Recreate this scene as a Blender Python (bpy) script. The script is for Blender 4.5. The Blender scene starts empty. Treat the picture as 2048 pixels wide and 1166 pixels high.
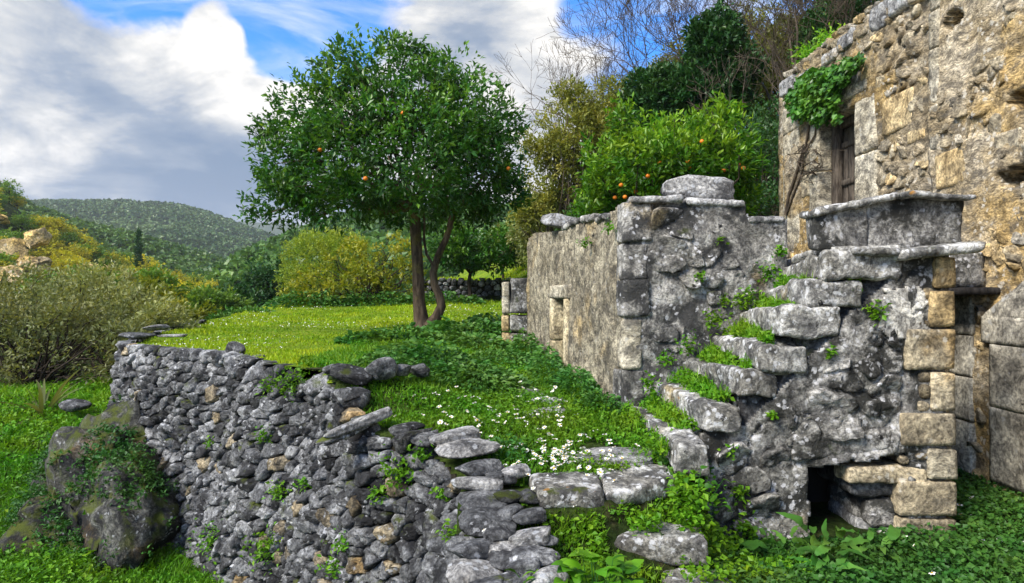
import bpy, bmesh, math, random
import numpy as np
from mathutils import Vector, Matrix

# ------------------------------------------------------------------ camera, sky, sun, exposure
C = bpy.context.scene
COL = C.collection
cam_data = bpy.data.cameras.new('camera')
cam_data.sensor_width = 36.0
cam_data.lens = 36.0 * 1300.0 / 2048.0
cam_data.clip_start = 0.05
cam_data.clip_end = 9000.0
cam = bpy.data.objects.new('camera', cam_data)
cam.location = (0, 0, 0)
cam.rotation_euler = (math.radians(90), 0, 0)
COL.objects.link(cam)
C.camera = cam

SUN_DIR = Vector((-0.58, -0.48, 0.68)).normalized()
SUN_STRENGTH = 2.3
EXPOSURE = 1.6
SKY_STRENGTH = 0.1

C.view_settings.view_transform = 'Standard'
C.view_settings.look = 'None'
C.view_settings.gamma = 1.0
C.view_settings.use_curve_mapping = False
C.view_settings.exposure = EXPOSURE
C.cycles.max_bounces = 6
C.cycles.diffuse_bounces = 3
C.cycles.transparent_max_bounces = 6


class NT:
    """small helper to write node trees"""
    def __init__(self, tree):
        self.t = tree
        tree.nodes.clear()

    def n(self, typ, **kw):
        nd = self.t.nodes.new(typ)
        for k, v in kw.items():
            if k.startswith('i_'):
                key = k[2:]
                key = int(key) if key.isdigit() else key
                self.put(nd.inputs[key], v)
            else:
                setattr(nd, k, v)
        return nd

    def put(self, sock, v):
        if isinstance(v, bpy.types.NodeSocket):
            self.t.links.new(v, sock)
        elif isinstance(v, (tuple, list)) and len(v) == 3 and sock.type == 'RGBA':
            sock.default_value = (*v, 1)
        else:
            sock.default_value = v

    def math(self, op, a, b=0.0, c=0.0, clamp=False):
        m = self.n('ShaderNodeMath', operation=op, use_clamp=clamp)
        self.put(m.inputs[0], a)
        self.put(m.inputs[1], b)
        self.put(m.inputs[2], c)
        return m.outputs[0]

    def vmath(self, op, a, b=(0, 0, 0)):
        m = self.n('ShaderNodeVectorMath', operation=op)
        self.put(m.inputs[0], a)
        self.put(m.inputs[1], b)
        return m.outputs[1] if op in ('DOT_PRODUCT', 'LENGTH') else m.outputs[0]

    def rng(self, v, a, b, c=0.0, d=1.0, smooth=True):
        m = self.n('ShaderNodeMapRange', interpolation_type='SMOOTHSTEP' if smooth else 'LINEAR')
        self.put(m.inputs['Value'], v)
        for k, x in zip(('From Min', 'From Max', 'To Min', 'To Max'), (a, b, c, d)):
            self.put(m.inputs[k], x)
        return m.outputs[0]

    def mix(self, f, a, b, mode='MIX'):
        m = self.n('ShaderNodeMix', data_type='RGBA', blend_type=mode)
        self.put(m.inputs[0], f)
        self.put(m.inputs[6], a)
        self.put(m.inputs[7], b)
        return m.outputs[2]

    def noise(self, vec, scale, detail=4.0, rough=0.55, dist=0.0):
        nd = self.n('ShaderNodeTexNoise')
        self.put(nd.inputs['Vector'], vec)
        nd.inputs['Scale'].default_value = scale
        nd.inputs['Detail'].default_value = detail
        nd.inputs['Roughness'].default_value = rough
        nd.inputs['Distortion'].default_value = dist
        return nd.outputs['Fac']

    def voro(self, vec, scale, feature='F1', rnd=1.0):
        nd = self.n('ShaderNodeTexVoronoi', feature=feature)
        self.put(nd.inputs['Vector'], vec)
        nd.inputs['Scale'].default_value = scale
        nd.inputs['Randomness'].default_value = rnd
        return nd


def pix_dir(px, py):
    return Vector((px - 1024.0, 1300.0, 583.0 - py)).normalized()


# ---- sky: Nishita air with a broken cloud deck
world = bpy.data.worlds.new('World')
C.world = world
world.use_nodes = True
w = NT(world.node_tree)
sky = w.n('ShaderNodeTexSky', sky_type='NISHITA')
sky.sun_disc = False
sky.sun_elevation = math.asin(SUN_DIR.z)
sky.sun_rotation = math.atan2(SUN_DIR.x, SUN_DIR.y)
sky.air_density = 1.0
sky.dust_density = 0.3
sky.ozone_density = 3.0
dirv = w.vmath('NORMALIZE', w.n('ShaderNodeTexCoord').outputs['Generated'])


def cloud_coord(shift):
    d = w.vmath('ADD', dirv, shift)
    s = w.n('ShaderNodeSeparateXYZ')
    w.put(s.inputs[0], d)
    zz = w.math('ADD', w.math('MAXIMUM', s.outputs[2], 0.0), 0.22)
    c = w.n('ShaderNodeCombineXYZ')
    w.put(c.inputs[0], w.math('DIVIDE', s.outputs[0], zz))
    w.put(c.inputs[1], w.math('DIVIDE', s.outputs[1], zz))
    w.put(c.inputs[2], 3.7)
    return c.outputs[0]


def cloud_noise(shift):
    v = cloud_coord(shift)
    big = w.noise(v, 0.75, 2.0, 0.5, 0.4)
    fine = w.noise(v, 2.2, 10.0, 0.60, 0.45)
    return w.math('ADD', w.math('MULTIPLY', big, 0.48), w.math('MULTIPLY', fine, 0.52))


def blobs(lst):
    acc = None
    for px, py, r, amt in lst:
        d = pix_dir(px, py)
        dot = w.vmath('DOT_PRODUCT', dirv, tuple(d))
        b = w.rng(dot, math.cos(r * 1.35), math.cos(r * 0.15), 0.0, amt)
        acc = b if acc is None else w.math('ADD', acc, b)
    return acc


c0 = cloud_noise((0, 0, 0))
c1 = cloud_noise((0.015, -0.01, 0.05))
# banks and breaks of this particular sky
bias = blobs([(400, 35, 0.13, -0.22), (260, 15, 0.09, -0.24), (600, 85, 0.10, -0.24), (700, 10, 0.12, -0.20), (520, 105, .06, -.14),
              (1230, 65, 0.10, -0.16), (1130, 5, 0.06, -0.08), (1000, 250, 0.07, -0.06), (960, 30, .05, -.05),
              (60, 90, 0.20, 0.12), (340, 185, 0.11, 0.16), (180, 260, 0.22, 0.12), (540, 290, 0.18, 0.14), (545, 195, 0.05, 0.12), (440, 50, .035, .16), (480, 90, .03, .14),
              (860, 130, 0.15, 0.13), (1090, 150, 0.13, 0.16), (1000, 60, .08, .08), (250, 390, 0.25, 0.10), (530, 400, 0.16, 0.10)])
dens = w.math('ADD', c0, bias)
mask = w.rng(dens, 0.42, 0.54)
lit = w.math('SUBTRACT', c0, c1)
lit = w.math('ADD', w.math('MULTIPLY', lit, 3.3), 0.72)
shade = blobs([(250, 330, .36, -.05), (20, 225, 0.12, -0.24), (250, 265, 0.16, -0.34), (440, 315, 0.12, -0.30), (120, 400, 0.12, -0.20), (420, 410, 0.12, -0.22), (620, 330, .1, -.10),
               (100, 90, 0.17, 0.24), (360, 145, 0.10, 0.34), (530, 170, 0.10, 0.30), (40, 305, 0.07, 0.34), (170, 340, 0.08, 0.34), (320, 365, .06, .20), (560, 250, .08, .12),
               (860, 60, 0.10, -0.12), (940, 130, 0.09, -0.08), (1080, 120, .1, .06)])
lit = w.math('ADD', lit, shade)
lit = w.math('ADD', lit, w.math('MULTIPLY', w.math('SUBTRACT', w.noise(cloud_coord((0, 0, 0)), 1.9, 10, 0.64, 0.6), 0.5), 1.5))
lit = w.math('ADD', lit, w.math('MULTIPLY', w.math('SUBTRACT', w.noise(cloud_coord((0.3, 0.1, 0)), 0.55, 3, 0.5, 0.2), 0.5), 0.5), clamp=True)
ccol = w.n('ShaderNodeValToRGB')
w.put(ccol.inputs[0], lit)
ccol.color_ramp.elements[0].position = 0.0
ccol.color_ramp.elements[0].color = (0.60, 0.92, 1.45, 1)
ccol.color_ramp.elements[1].position = 1.0
ccol.color_ramp.elements[1].color = (4.0, 3.85, 3.6, 1)
e = ccol.color_ramp.elements.new(0.40)
e.color = (1.2, 1.45, 1.85, 1)
e = ccol.color_ramp.elements.new(0.70)
e.color = (2.45, 2.5, 2.55, 1)
blue = w.mix(1.0, sky.outputs[0], (0.05, 0.56, 1.08), 'MULTIPLY')
wisp = w.rng(w.noise(w.vmath('MULTIPLY', cloud_coord((0.1, 0.2, 0)), (1.0, 1.6, 1.0)), 1.5, 9, 0.62, 1.2), 0.40, 0.72, 0.0, 0.75)
blue = w.mix(wisp, blue, (3.3, 3.5, 3.8))
skycol = w.mix(mask, blue, ccol.outputs[0])
bg = w.n('ShaderNodeBackground', i_Strength=SKY_STRENGTH)
w.put(bg.inputs['Color'], skycol)
wo = w.n('ShaderNodeOutputWorld')
w.t.links.new(bg.outputs[0], wo.inputs[0])

sun_data = bpy.data.lights.new('sun', 'SUN')
sun_data.energy = SUN_STRENGTH
sun_data.angle = math.radians(22.0)
sun_data.color = (1.0, 0.93, 0.82)
sun = bpy.data.objects.new('sun', sun_data)
sun.rotation_euler = SUN_DIR.to_track_quat('Z', 'Y').to_euler()
sun.location = (-30, -40, 40)
COL.objects.link(sun)

# ------------------------------------------------------------------ helpers
RS = np.random.RandomState(7)
random.seed(7)


def vnoise(p, seed=0):
    """value noise in [-1,1] at points (n,3)"""
    p = np.asarray(p, dtype=np.float64)
    i = np.floor(p).astype(np.int64)
    f = p - i
    f = f * f * (3 - 2 * f)

    def h(a, b, c):
        x = (a * 374761393 + b * 668265263 + c * 1274126177 + seed * 974711) & 0xFFFFFFFF
        x = ((x ^ (x >> 13)) * 1274126177) & 0xFFFFFFFF
        x = (x ^ (x >> 16)) & 0xFFFF
        return x / 32767.5 - 1.0
    r = 0
    for dx in (0, 1):
        wx = f[:, 0] if dx else 1 - f[:, 0]
        for dy in (0, 1):
            wy = f[:, 1] if dy else 1 - f[:, 1]
            for dz in (0, 1):
                wz = f[:, 2] if dz else 1 - f[:, 2]
                r = r + wx * wy * wz * h(i[:, 0] + dx, i[:, 1] + dy, i[:, 2] + dz)
    return r


def fbm(p, octaves=4, seed=0, gain=0.5):
    p = np.asarray(p, dtype=np.float64)
    a, s, r = 1.0, 1.0, 0.0
    for k in range(octaves):
        r = r + a * vnoise(p * s + 17.3 * k, seed + k)
        a *= gain
        s *= 2.03
    return r


def n2(x, y, s, seed=0, octaves=3):
    x = np.asarray(x, float)
    y = np.asarray(y, float)
    sh = x.shape
    p = np.stack([x.ravel() * s, y.ravel() * s, np.zeros(x.size)], 1)
    return fbm(p, octaves, seed).reshape(sh)


def sstep(a, b, x):
    t = np.clip((np.asarray(x, float) - a) / (b - a), 0, 1)
    return t * t * (3 - 2 * t)


def lerp(a, b, t):
    return a + (b - a) * t


def make_mesh(name, V, F, mats, smooth=True, attrs=None, F2=None):
    """V (n,3); F (m,k) faces; F2 an optional second face array of another size"""
    V = np.asarray(V, dtype=np.float32)
    me = bpy.data.meshes.new(name)
    arrs = [np.asarray(f, dtype=np.int32) for f in (F, F2) if f is not None and len(f)]
    me.vertices.add(len(V))
    me.vertices.foreach_set('co', V.ravel())
    idx = np.concatenate([f.ravel() for f in arrs])
    tot = np.concatenate([np.full(len(f), f.shape[1], np.int32) for f in arrs])
    start = np.concatenate([[0], np.cumsum(tot)[:-1]]).astype(np.int32)
    me.loops.add(len(idx))
    me.loops.foreach_set('vertex_index', idx)
    me.polygons.add(len(tot))
    me.polygons.foreach_set('loop_start', start)
    me.polygons.foreach_set('loop_total', tot)
    me.polygons.foreach_set('use_smooth', np.full(len(tot), smooth, dtype=bool))
    for m in (mats if isinstance(mats, (list, tuple)) else [mats]):
        me.materials.append(m)
    if attrs:
        for k, v in attrs.items():
            a = me.attributes.new(k, 'FLOAT', 'POINT')
            a.data.foreach_set('value', np.asarray(v, dtype=np.float32))
    me.update()
    me.validate()
    return me


def link(name, me, parent=None, loc=None, rot=None, scale=None):
    o = bpy.data.objects.new(name, me)
    COL.objects.link(o)
    if parent is not None:
        o.parent = parent
    if loc is not None:
        o.location = loc
    if rot is not None:
        o.rotation_euler = rot
    if scale is not None:
        o.scale = scale
    return o


def obj(name, V, F, mats, parent=None, smooth=True, attrs=None, F2=None):
    """geometry given in world space; thing empties sit unrotated and unscaled, so subtract their origin"""
    V = np.asarray(V, float)
    if parent is not None:
        off = np.array(parent.location)
        p = parent.parent
        while p is not None:
            off = off + np.array(p.location)
            p = p.parent
        V = V - off
    return link(name, make_mesh(name, V, F, mats, smooth, attrs, F2), parent)


def thing(name, label, cat, loc=(0, 0, 0), group=None):
    o = bpy.data.objects.new(name, None)
    o.empty_display_size = 0.2
    COL.objects.link(o)
    o.location = loc
    o['kind'] = 'thing'
    return tag(o, label, cat, group)


def tag(o, label, cat, group=None):
    o['label'] = label
    o['category'] = cat
    if group:
        o['group'] = group
    return o


def kind(o, k):
    o['kind'] = k
    return o


class Geo:
    """collects triangles / quads as numpy blocks"""
    def __init__(self):
        self.V, self.T, self.Q, self.A, self.n = [], [], [], [], 0

    def add(self, V, T=None, Q=None, a=None):
        V = np.asarray(V, float)
        self.V.append(V)
        if T is not None and len(T):
            self.T.append(np.asarray(T, np.int64) + self.n)
        if Q is not None and len(Q):
            self.Q.append(np.asarray(Q, np.int64) + self.n)
        self.A.append(np.full(len(V), 0.5) if a is None else np.broadcast_to(np.asarray(a, float), (len(V),)))
        self.n += len(V)

    def arrays(self):
        V = np.concatenate(self.V)
        T = np.concatenate(self.T) if self.T else None
        Q = np.concatenate(self.Q) if self.Q else None
        return V, T, Q, np.concatenate(self.A)

    def mesh(self, name, mats, smooth=True):
        V, T, Q, A = self.arrays()
        return make_mesh(name, V, Q if Q is not None else T, mats, smooth, {'tint': A}, T if Q is not None else None)

    def build(self, name, mats, parent=None, smooth=True):
        V, T, Q, A = self.arrays()
        return obj(name, V, Q if Q is not None else T, mats, parent, smooth, {'tint': A}, T if Q is not None else None)


# ---- a rough hexahedral stone with worn edges
def hexa(c8, cell=0.04, rough=0.01, rnd=0.02, seed=0, nmax=70):
    c = np.asarray(c8, float).reshape(2, 2, 2, 3)      # [k z][j y][i x]
    L = np.array([np.mean([np.linalg.norm(c[k, j, 1] - c[k, j, 0]) for k in (0, 1) for j in (0, 1)]),
                  np.mean([np.linalg.norm(c[k, 1, i] - c[k, 0, i]) for k in (0, 1) for i in (0, 1)]),
                  np.mean([np.linalg.norm(c[1, j, i] - c[0, j, i]) for j in (0, 1) for i in (0, 1)])])
    n = np.clip(np.ceil(L / cell), 2, nmax).astype(int)
    pts, quads, base = [], [], 0
    for ax in range(3):
        a, b = [(1, 2), (2, 0), (0, 1)][ax]
        na, nb = n[a], n[b]
        A, B = np.meshgrid(np.arange(na + 1), np.arange(nb + 1), indexing='ij')
        for side in (0, 1):
            P = np.zeros((na + 1, nb + 1, 3), int)
            P[..., a] = A
            P[..., b] = B
            P[..., ax] = side * n[ax]
            I = np.arange((na + 1) * (nb + 1)).reshape(na + 1, nb + 1) + base
            q = np.stack([I[:-1, :-1], I[1:, :-1], I[1:, 1:], I[:-1, 1:]], -1).reshape(-1, 4)
            if side == 0:
                q = q[:, ::-1]
            pts.append(P.reshape(-1, 3))
            quads.append(q)
            base += P.shape[0] * P.shape[1]
    pts = np.concatenate(pts)
    quads = np.concatenate(quads)
    code = pts[:, 0] * 1000000 + pts[:, 1] * 1000 + pts[:, 2]
    _, first, inv = np.unique(code, return_index=True, return_inverse=True)
    pts = pts[first]
    quads = inv.ravel()[quads]
    t = pts / n
    loc = (t - 0.5) * L
    r = min(rnd, 0.45 * L.min())
    inner = L / 2 - r
    q = np.clip(loc, -inner, inner)
    d = loc - q
    ln = np.linalg.norm(d, axis=1, keepdims=True)
    loc = np.where(ln > 1e-9, q + r * d / np.maximum(ln, 1e-9), loc)
    t = loc / L + 0.5
    tx, ty, tz = t[:, 0:1], t[:, 1:2], t[:, 2:3]
    W = 0
    for k in (0, 1):
        for j in (0, 1):
            for i in (0, 1):
                W = W + (tx if i else 1 - tx) * (ty if j else 1 - ty) * (tz if k else 1 - tz) * c[k, j, i]
    for s, amp in ((2.2, 1.3), (6.0, 0.8), (15.0, 0.45), (33.0, 0.28 if cell < 0.036 else 0.0)):
        W = W + rough * amp * np.stack([vnoise(W * s + 31.1 * seed + 5 * m, seed + m) for m in range(3)], 1)
    return W, quads


def box8(x0, x1, y0, y1, z0, z1):
    return [(x, y, z) for z in (z0, z1) for y in (y0, y1) for x in (x0, x1)]


def stone_block(name, c8, mat, parent, cell=0.04, rough=0.01, rnd=0.02, seed=0):
    V, Q = hexa(c8, cell, rough, rnd, seed)
    return obj(name, V, Q, mat, parent)


# ---- a wall leaf: grid in (u,v), cells kept where mask is true, with real thickness
def wall_panel(fmap, u0, u1, v0, v1, cell, keep, disp, thick):
    nu, nv = max(1, int(round((u1 - u0) / cell))), max(1, int(round((v1 - v0) / cell)))
    u = np.linspace(u0, u1, nu + 1)
    v = np.linspace(v0, v1, nv + 1)
    U, Vv = np.meshgrid(u, v, indexing='ij')
    uc, vc = np.meshgrid((u[1:] + u[:-1]) / 2, (v[1:] + v[:-1]) / 2, indexing='ij')
    m = keep(uc, vc)
    D = disp(U, Vv)
    front = fmap(U.ravel(), Vv.ravel(), D.ravel())
    back = fmap(U.ravel(), Vv.ravel(), np.full(U.size, -thick))
    N = U.size
    I = np.arange(N).reshape(nu + 1, nv + 1)
    q = np.stack([I[:-1, :-1], I[1:, :-1], I[1:, 1:], I[:-1, 1:]], -1)
    quads = [q[m], q[m][:, ::-1] + N]
    mp = np.pad(m, 1)
    for di, dj, a, b in ((-1, 0, (0, 0), (0, 1)), (1, 0, (1, 1), (1, 0)), (0, -1, (1, 0), (0, 0)), (0, 1, (0, 1), (1, 1))):
        nb = mp[1 + di:1 + di + nu, 1 + dj:1 + dj + nv]
        ii, jj = np.nonzero(m & ~nb)
        A = I[ii + a[0], jj + a[1]]
        B = I[ii + b[0], jj + b[1]]
        quads.append(np.stack([A, B, B + N, A + N], -1))
    Q = np.concatenate(quads)
    V = np.concatenate([front, back])
    used = np.unique(Q)
    remap = np.zeros(len(V), int)
    remap[used] = np.arange(len(used))
    return V[used], remap[Q]


# ---- rubble: Voronoi stones on a (u,v) sheet
def voronoi_cells(seeds, bounds, aspect=1.0, k=16):
    S = np.array(seeds, float)
    S[:, 1] *= aspect
    u0, u1, v0, v1 = bounds[0], bounds[1], bounds[2] * aspect, bounds[3] * aspect
    D = ((S[:, None, :] - S[None, :, :]) ** 2).sum(-1)
    np.fill_diagonal(D, 1e9)
    order = np.argsort(D, axis=1)[:, :k]
    out = []
    for i in range(len(S)):
        poly = [(u0, v0), (u1, v0), (u1, v1), (u0, v1)]
        x0, y0 = S[i]
        for j in order[i]:
            x1, y1 = S[j]
            nx, ny = x1 - x0, y1 - y0
            c = (x1 * x1 + y1 * y1 - x0 * x0 - y0 * y0) / 2
            new = []
            for a in range(len(poly)):
                p, q = poly[a], poly[(a + 1) % len(poly)]
                dp = p[0] * nx + p[1] * ny - c
                dq = q[0] * nx + q[1] * ny - c
                if dp <= 0:
                    new.append(p)
                if (dp < 0 < dq) or (dq < 0 < dp):
                    t = dp / (dp - dq)
                    new.append((p[0] + (q[0] - p[0]) * t, p[1] + (q[1] - p[1]) * t))
            poly = new
            if len(poly) < 3:
                break
        out.append(np.array([(p[0], p[1] / aspect) for p in poly]) if len(poly) >= 3 else None)
    return out


def stone_from_poly(poly, fmap, joint=0.012, bulge=0.03, back=0.06, seed=0, K=16, rough=0.006, smoothing=1, lift=0.0, rel=None):
    rs = np.random.RandomState(seed + 11)
    c = poly.mean(0)
    p = poly - c
    ang = np.linspace(0, 2 * np.pi, K, endpoint=False) + rs.uniform(0, 6.28)
    dirs = np.stack([np.cos(ang), np.sin(ang)], 1)
    rad = np.full(K, 1e9)
    for a in range(len(p)):
        A, B = p[a], p[(a + 1) % len(p)]
        e = B - A
        nrm = np.array([e[1], -e[0]])
        ln = np.hypot(*nrm)
        if ln < 1e-9:
            continue
        nrm /= ln
        dd = A @ nrm
        if dd < 0:
            nrm, dd = -nrm, -dd
        k = dirs @ nrm
        rad = np.minimum(rad, np.where(k > 1e-6, dd / np.maximum(k, 1e-6), 1e9))
    for _ in range(smoothing):
        sm = (np.roll(rad, 1) + 2 * rad + np.roll(rad, -1)) / 4
        rad = np.minimum(rad, sm)
    rad = np.maximum(rad - joint, rad * 0.35)
    size = rad.mean()
    rad = rad * (1 + rs.normal(0, 0.05, K))
    b = bulge * np.clip(size / 0.09, 0.45, 2.0)
    tilt = rs.normal(0, 0.30, 2)
    U, V, D = [], [], []
    for f, d in ((0.97, -back), (1.0, -0.15 * b), (0.94, 0.55 * b), (0.74, 0.93 * b), (0.38, b)):
        q = dirs * (rad * f)[:, None]
        U.append(c[0] + q[:, 0])
        V.append(c[1] + q[:, 1])
        D.append(d + lift + (q @ tilt) * (0.0 if d == -back else 1.0) + (rs.normal(0, rough, K) if d > -0.5 * b else 0))
    U = np.concatenate(U + [[c[0]]])
    V = np.concatenate(V + [[c[1]]])
    D = np.concatenate(D + [[b * 1.03 + lift]])
    if rel is not None:
        D = D + rel(np.array([c[0]]), np.array([c[1]]))[0]
    P = fmap(U, V, D)
    P = P + rough * 1.2 * np.stack([vnoise(P * 11 + 7 * m, seed % 97 + m) for m in range(3)], 1)
    Q = []
    i = np.arange(K)
    j = (i + 1) % K
    for r in range(4):
        Q.append(np.stack([i + r * K, j + r * K, j + (r + 1) * K, i + (r + 1) * K], 1))
    Q = np.concatenate(Q)
    T = np.stack([i + 4 * K, j + 4 * K, np.full(K, 5 * K)], 1)
    return P, Q, T, size


def course_seeds(u0, u1, v0, v1, w_mean, h_mean, rs, jit=0.28, wfun=None):
    seeds, v, row = [], v0, 0
    while v < v1:
        h = h_mean * rs.uniform(0.7, 1.35)
        u = u0 + rs.uniform(0, 1) * w_mean
        while u < u1:
            k = 1.0 if wfun is None else wfun(u, v)
            wd = w_mean * rs.choice([.5, .75, 1.0, 1.35, 1.9], p=[.2, .25, .25, .2, .1]) * rs.uniform(.85, 1.15) * k
            seeds.append((u + wd / 2 + rs.normal(0, jit * 0.15 * w_mean), v + h / 2 + rs.normal(0, jit * h)))
            u += wd
        v += h
        row += 1
    return seeds


def add_stones(parent, cells, fmap, mats, limit=300, name='stone', stuff_name='small_stone', score=None, keepf=None, **kw):
    """each cell a stone object under parent; past the limit joined into one part of kind stuff"""
    rs = np.random.RandomState(kw.pop('pick', 3))
    prob = kw.pop('prob', None)
    items = []
    for n, poly in enumerate(cells):
        if poly is None:
            continue
        c = poly.mean(0)
        if keepf is not None and not keepf(c[0], c[1], poly):
            continue
        P, Q, T, size = stone_from_poly(poly, fmap, seed=n + 1000 * int(abs(c[0]) * 7), **kw)
        ctr = P.mean(0)
        s = size / max(1.0, ctr[1]) if score is None else score(size, ctr)
        items.append((s, P, Q, T))
    items.sort(key=lambda a: -a[0])
    for s, P, Q, T in items[:limit]:
        ctr = P.mean(0)
        off = np.array(parent.location)
        me = make_mesh(name, P - ctr, Q, mats[rs.choice(len(mats), p=prob)], True, None, T)
        link(name, me, parent, tuple(ctr - off))
    rest = items[limit:]
    if rest:
        g = Geo()
        which = []
        for s, P, Q, T in rest:
            g.add(P, T, Q)
            which.append((len(Q), len(T), rs.choice(len(mats), p=prob)))
        o = kind(g.build(stuff_name, mats, parent), 'stuff')
        mi = np.concatenate([np.full(a, c) for a, b, c in which] + [np.full(b, c) for a, b, c in which]).astype(np.int32)
        o.data.polygons.foreach_set('material_index', mi)


# ---- irregular boulders (shared unit meshes)
def rock_mesh(name, seed, mat, sub=3, pw=3.2, rough=0.16, cuts=7):
    rs = np.random.RandomState(seed)
    bm = bmesh.new()
    bmesh.ops.create_icosphere(bm, subdivisions=sub, radius=1.0)
    V = np.array([v.co[:] for v in bm.verts])
    F = np.array([[v.index for v in f.verts] for f in bm.faces])
    bm.free()
    r = (np.abs(V) ** pw).sum(1) ** (-1 / pw)
    V = V * r[:, None]
    for _ in range(cuts):
        nrm = rs.normal(size=3)
        nrm /= np.linalg.norm(nrm)
        d = rs.uniform(0.62, 0.95)
        k = V @ nrm
        V = V - np.maximum(k - d, 0)[:, None] * nrm * 0.92
    V = V + rough * 0.5 * np.stack([fbm(V * 1.7 + seed * 3.1 + 9 * m, 3, seed + m) for m in range(3)], 1)
    V = V + rough * 0.16 * np.stack([fbm(V * 7 + seed * 1.1 + 9 * m, 2, seed + m) for m in range(3)], 1)
    V = V - (V.max(0) + V.min(0)) / 2
    V = V / (V.max(0) - V.min(0))
    return make_mesh(name, V, F, mat, True)


# ---- leaves: folded pointed blades of two triangles each
def leaf_arrays(P, D, L, Wd, fold=0.15, droop=0.0, rs=RS, six=False):
    P = np.asarray(P, float)
    n = len(P)
    D = D / np.maximum(np.linalg.norm(D, axis=1, keepdims=True), 1e-9)
    rnd = rs.normal(size=(n, 3)) * 0.55 + np.array([0, 0, 1.0])
    S = np.cross(D, rnd)
    S /= np.maximum(np.linalg.norm(S, axis=1, keepdims=True), 1e-9)
    N = np.cross(S, D)
    L = np.broadcast_to(np.asarray(L, float), (n,))[:, None]
    Wd = np.broadcast_to(np.asarray(Wd, float), (n,))[:, None]
    mid = P + D * L * 0.45 + N * fold * Wd
    tip = P + D * L - np.array([0, 0, 1.0]) * droop * L
    if not six:
        V = np.stack([P, mid + S * Wd / 2, tip, mid - S * Wd / 2], 1).reshape(-1, 3)
        b = np.arange(n)[:, None] * 4
        T = np.concatenate([b + [0, 1, 2], b + [0, 2, 3]], 0)
        return V, T, 4
    m2 = P + D * L * 0.75 + N * fold * Wd * 0.7 - np.array([0, 0, 1.0]) * droop * L * 0.4
    q1 = P + D * L * 0.40
    q2 = P + D * L * 0.75 - np.array([0, 0, 1.0]) * droop * L * 0.4
    V = np.stack([P, mid + S * Wd / 2, m2 + S * Wd * 0.36, tip, m2 - S * Wd * 0.36, mid - S * Wd / 2, q1, q2], 1).reshape(-1, 3)
    b = np.arange(n)[:, None] * 8
    T = np.concatenate([b + [0, 1, 6], b + [1, 2, 7], b + [1, 7, 6], b + [2, 3, 7], b + [3, 4, 7], b + [4, 5, 7], b + [5, 6, 7], b + [5, 0, 6]], 0)
    return V, T, 8


def tubes(paths, sides=5):
    """paths: list of (points (m,3), radii (m,))"""
    g = Geo()
    ring = np.linspace(0, 2 * np.pi, sides, endpoint=False)
    cs, sn = np.cos(ring), np.sin(ring)
    for pts, rad in paths:
        pts = np.asarray(pts, float)
        rad = np.asarray(rad, float)
        m = len(pts)
        tg = np.gradient(pts, axis=0)
        tg /= np.maximum(np.linalg.norm(tg, axis=1, keepdims=True), 1e-9)
        ref = np.array([1.0, 0.1, 0.05]) if abs(tg[0][2]) > 0.6 else np.array([0.05, 0.1, 1.0])
        a = np.cross(tg, ref)
        a /= np.maximum(np.linalg.norm(a, axis=1, keepdims=True), 1e-9)
        b = np.cross(tg, a)
        V = pts[:, None, :] + rad[:, None, None] * (cs[None, :, None] * a[:, None, :] + sn[None, :, None] * b[:, None, :])
        I = np.arange(m * sides).reshape(m, sides)
        J = np.roll(I, -1, axis=1)
        Q = np.stack([I[:-1], J[:-1], J[1:], I[1:]], -1).reshape(-1, 4)
        g.add(V.reshape(-1, 3), None, Q)
    return g


def wobble(p0, p1, n, amp, rs):
    t = np.linspace(0, 1, n)[:, None]
    P = np.array(p0) * (1 - t) + np.array(p1) * t
    off = rs.normal(0, amp, (n, 3))
    off[0] = 0
    off[-1] = 0
    return P + off


# ------------------------------------------------------------------ materials
def new_mat(name):
    m = bpy.data.materials.new(name)
    m.use_nodes = True
    return m, NT(m.node_tree)


def finish(nt, shader, disp=None):
    o = nt.n('ShaderNodeOutputMaterial')
    nt.t.links.new(shader, o.inputs['Surface'])


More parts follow.
